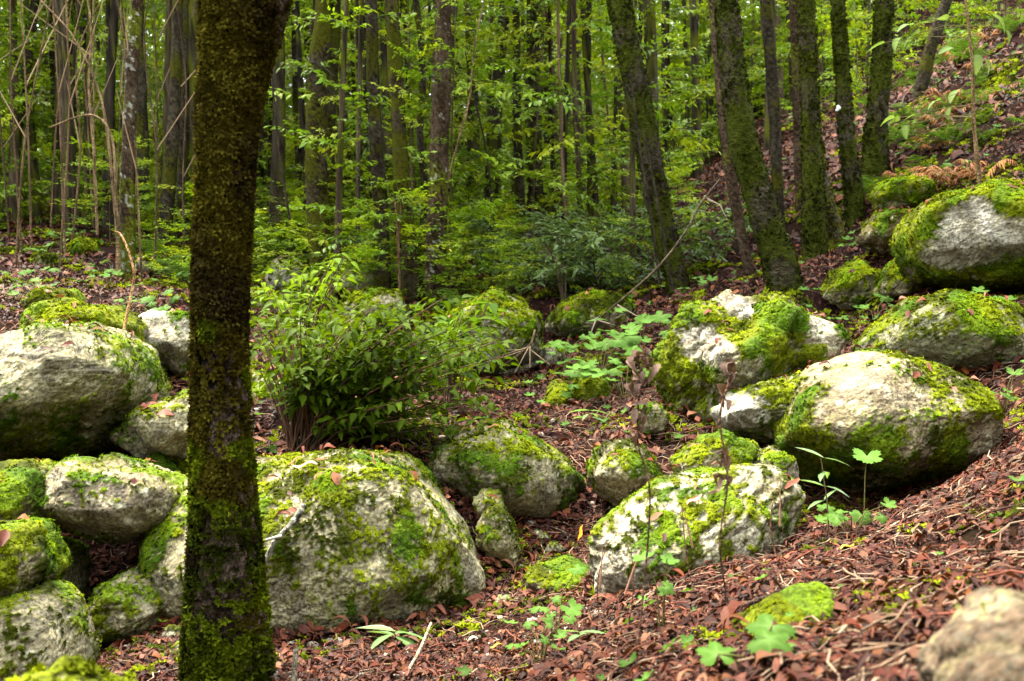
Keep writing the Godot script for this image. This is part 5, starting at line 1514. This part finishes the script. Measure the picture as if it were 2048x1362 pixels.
func build_litter() -> void:
	var r := RandomNumberGenerator.new()
	r.seed = 1234
	var kinds := []
	for k in 5: kinds.append(dead_leaf_mesh(k, [0.012, 0.017, 0.008, 0.013, 0.021][k], [0.5, 1.0, 2.0, 0.3, 1.2][k]))
	var cols := [Color(0.0666, 0.0130, 0.0064), Color(0.0904, 0.0209, 0.0098), Color(0.1476, 0.0488, 0.0269), Color(0.0399, 0.0098, 0.0059), Color(0.1999, 0.0814, 0.0416), Color(0.0904, 0.0169, 0.0044), Color(0.1142, 0.0358, 0.0088), Color(0.0524, 0.0169, 0.0118), Color(0.1047, 0.0326, 0.0186)]
	var crumbs := [Color(0.0358, 0.0086, 0.0046), Color(0.0179, 0.0055, 0.0032), Color(0.0538, 0.0136, 0.0069), Color(0.0269, 0.0111, 0.0065), Color(0.0762, 0.0222, 0.0092), Color(0.0538, 0.0222, 0.0125), Color(0.1075, 0.0400, 0.0208), Color(0.0134, 0.0049, 0.0032)]
	var where := [[], [], [], [], []]
	var tint := [[], [], [], [], []]
	for zone in [[1.2, 5.0, 90000, 0.37], [5.0, 9.0, 46000, 0.56], [9.0, 20.0, 38000, 1.0], [9.5, 27.0, 16000, 1.25]]:
		for k in int(zone[2]):
			var d: float = sqrt(lerpf(zone[0] * zone[0], zone[1] * zone[1], r.randf()))
			var x := r.randf_range(-0.60, 0.60) * d
			if zone[0] < 2.0 and r.randf() < 0.12: x = r.randf_range(-0.2, 0.6) * d
			if zone[1] > 25.0: x = r.randf_range(0.22, 0.7) * d
			var p := Vector3(x, gy(x, -d), -d)
			var nn := gnormal(x, -d)
			if zone[1] < 9.5 and n1.get_noise_2d(x * 1.7 + 9.0, d * 1.7) < -0.35 and r.randf() < 0.7: continue
			if zone[0] > 5.0 and n1.get_noise_2d(x * 0.6, d * 0.6) < -0.62: continue
			var q := r.randi() % 5
			var lean := Vector3(r.randfn(0, 0.28), 0, r.randfn(0, 0.28))
			var whole := r.randf() < 0.17
			var s: float = zone[3] * (r.randf_range(0.9, 1.8) if whole else r.randf_range(0.3, 0.9))
			where[q].append(Transform3D(upright(nn + lean, r.randf() * TAU) * s, p + nn * r.randf_range(0.003, 0.022)))
			tint[q].append(lin(cols[r.randi() % cols.size()] if whole or r.randf() < 0.3 else crumbs[r.randi() % crumbs.size()], r.randf_range(0.35, 0.85)))
	for xf in on_stones:
		var q := r.randi() % 5
		where[q].append(Transform3D(xf.basis * Basis(Vector3.RIGHT, r.randfn(0, 0.2)) * r.randf_range(0.4, 0.95), xf.origin))
		tint[q].append(lin(cols[r.randi() % cols.size()], r.randf_range(0.7, 1.3)))
	var holder := thing("leaf_litter", "carpet of red brown fallen leaves covering the slope", "leaf litter")
	tag(holder, "", "", "", "stuff")
	for q in 5: many("fallen_leaves", kinds[q], where[q], tint[q], holder)
	# bits of stalk and bark
	var sb := Buf.new()
	tube(sb, PackedVector3Array([Vector3(-0.05, 0, 0), Vector3(-0.015, 0.006, 0.006), Vector3(0.02, 0.003, -0.004), Vector3(0.05, 0.0, 0.004)]), PackedFloat32Array([0.0016, 0.0019, 0.0015, 0.0008]), 4, Color(1, 1, 1))
	var sm := sb.mesh(mats.wood)
	var sw := []
	var stn := []
	for k in 11000:
		var d := sqrt(lerpf(1.4, 42.0, r.randf()))
		var x := r.randf_range(-0.6, 0.6) * d
		if r.randf() < 0.35: x = r.randf_range(0.05, 0.6) * d
		var nn := gnormal(x, -d)
		sw.append(Transform3D(upright(nn + Vector3(r.randfn(0, 0.18), 0, r.randfn(0, 0.18)), r.randf() * TAU) * r.randf_range(0.4, 1.5), Vector3(x, gy(x, -d), -d) + nn * r.randf_range(0.004, 0.022)))
		stn.append(lin([Color(0.13, 0.042, 0.026), Color(0.15, 0.095, 0.06), Color(0.05, 0.02, 0.016), Color(0.22, 0.15, 0.10)][r.randi() % 4], r.randf_range(0.7, 1.2)))
	var tl := many("twig_litter", sm, sw, stn, self)
	tag(tl, "scatter of fine reddish stalks and twigs on the ground", "twig litter", "", "stuff")
	# gravel in the gully
	var gb := Buf.new()
	var sph := SphereMesh.new()
	sph.radius = 0.02
	sph.height = 0.03
	sph.radial_segments = 8
	sph.rings = 4
	var arr := sph.get_mesh_arrays()
	var gv: PackedVector3Array = arr[Mesh.ARRAY_VERTEX]
	for k in gv.size():
		gb.v.append(gv[k] * (1.0 + 0.3 * n1.get_noise_3dv(gv[k] * 60.0)))
		gb.n.append(gv[k].normalized())
		gb.c.append(Color(1, 1, 1))
	gb.i = arr[Mesh.ARRAY_INDEX]
	var gm := gb.mesh(mats.wood)
	var pw := []
	var pt := []
	for k in 900:
		var d := r.randf_range(2.6, 6.2)
		var px := r.randf_range(200, 1250)
		var p := on_ground(px, d)
		pw.append(Transform3D(tilt(r.randf() * TAU, r.randf_range(-.4, .4)) * Basis.from_scale(Vector3(1, r.randf_range(0.5, 0.9), r.randf_range(0.7, 1.2)) * r.randf_range(0.3, 1.3)), p))
		pt.append(lin(Color(0.20, 0.17, 0.14), r.randf_range(0.5, 1.6)))
	var gl := many("gravel", gm, pw, pt, self)
	tag(gl, "small grey stones strewn in the gully floor", "gravel", "", "stuff")
	# moss growing over the soil in patches
	for ty in 2:
		var ow := []
		var ot := []
		for k in 26000:
			var d := sqrt(lerpf(3.0, 150.0, r.randf()))
			var x := r.randf_range(-0.6, 0.6) * d
			if n1.get_noise_2d(x * 1.1 - 20.0, d * 1.1) + 0.5 * nf.get_noise_2d(x * 4.0, d * 4.0) < 0.42 - 0.012 * d: continue
			var nn := gnormal(x, -d)
			ow.append(Transform3D(upright(nn + Vector3(r.randfn(0, 0.3), 0, r.randfn(0, 0.3)), r.randf() * TAU) * r.randf_range(0.8, 1.5) * (0.7 + 0.09 * d), Vector3(x, gy(x, -d) + 0.012, -d)))
			ot.append(lin(MOSS_B.lerp(MOSS_A, clampf(0.5 + n1.get_noise_2d(x * 3.0, d * 3.0) + r.randf_range(-0.2, 0.2), 0, 1)), r.randf_range(0.7, 1.3)))
		var om := many("ground_moss" if ty == 0 else "ground_moss_fine", tufts[ty], ow, ot, self)
		tag(om, ["patches of cushion moss growing on the forest floor", "patches of fine upright moss growing on the forest floor"][ty], "moss", "", "stuff")
	# green leaves lying or sprouting in the litter
	var mw := []
	var mt2 := []
	for k in 2600:
		var d := sqrt(lerpf(3.0, 200.0, r.randf()))
		var x := r.randf_range(-0.6, 0.6) * d
		if n1.get_noise_2d(x * 0.9 + 30.0, d * 0.9) < 0.12 - 0.02 * d: continue
		var nn := gnormal(x, -d)
		mw.append(Transform3D(upright(nn + Vector3(r.randfn(0, 0.3), 0, r.randfn(0, 0.3)), r.randf() * TAU) * r.randf_range(0.3, 0.75) * (0.6 + 0.06 * d), Vector3(x, gy(x, -d) + r.randf_range(0.01, 0.05), -d)))
		mt2.append(lin(Color(1, 1, 1), r.randf_range(0.5, 1.1)))
	var gc := many("ground_cover", lobed[0], mw, mt2, self)
	tag(gc, "scattered small green herb leaves over the forest floor", "ground cover", "", "stuff")
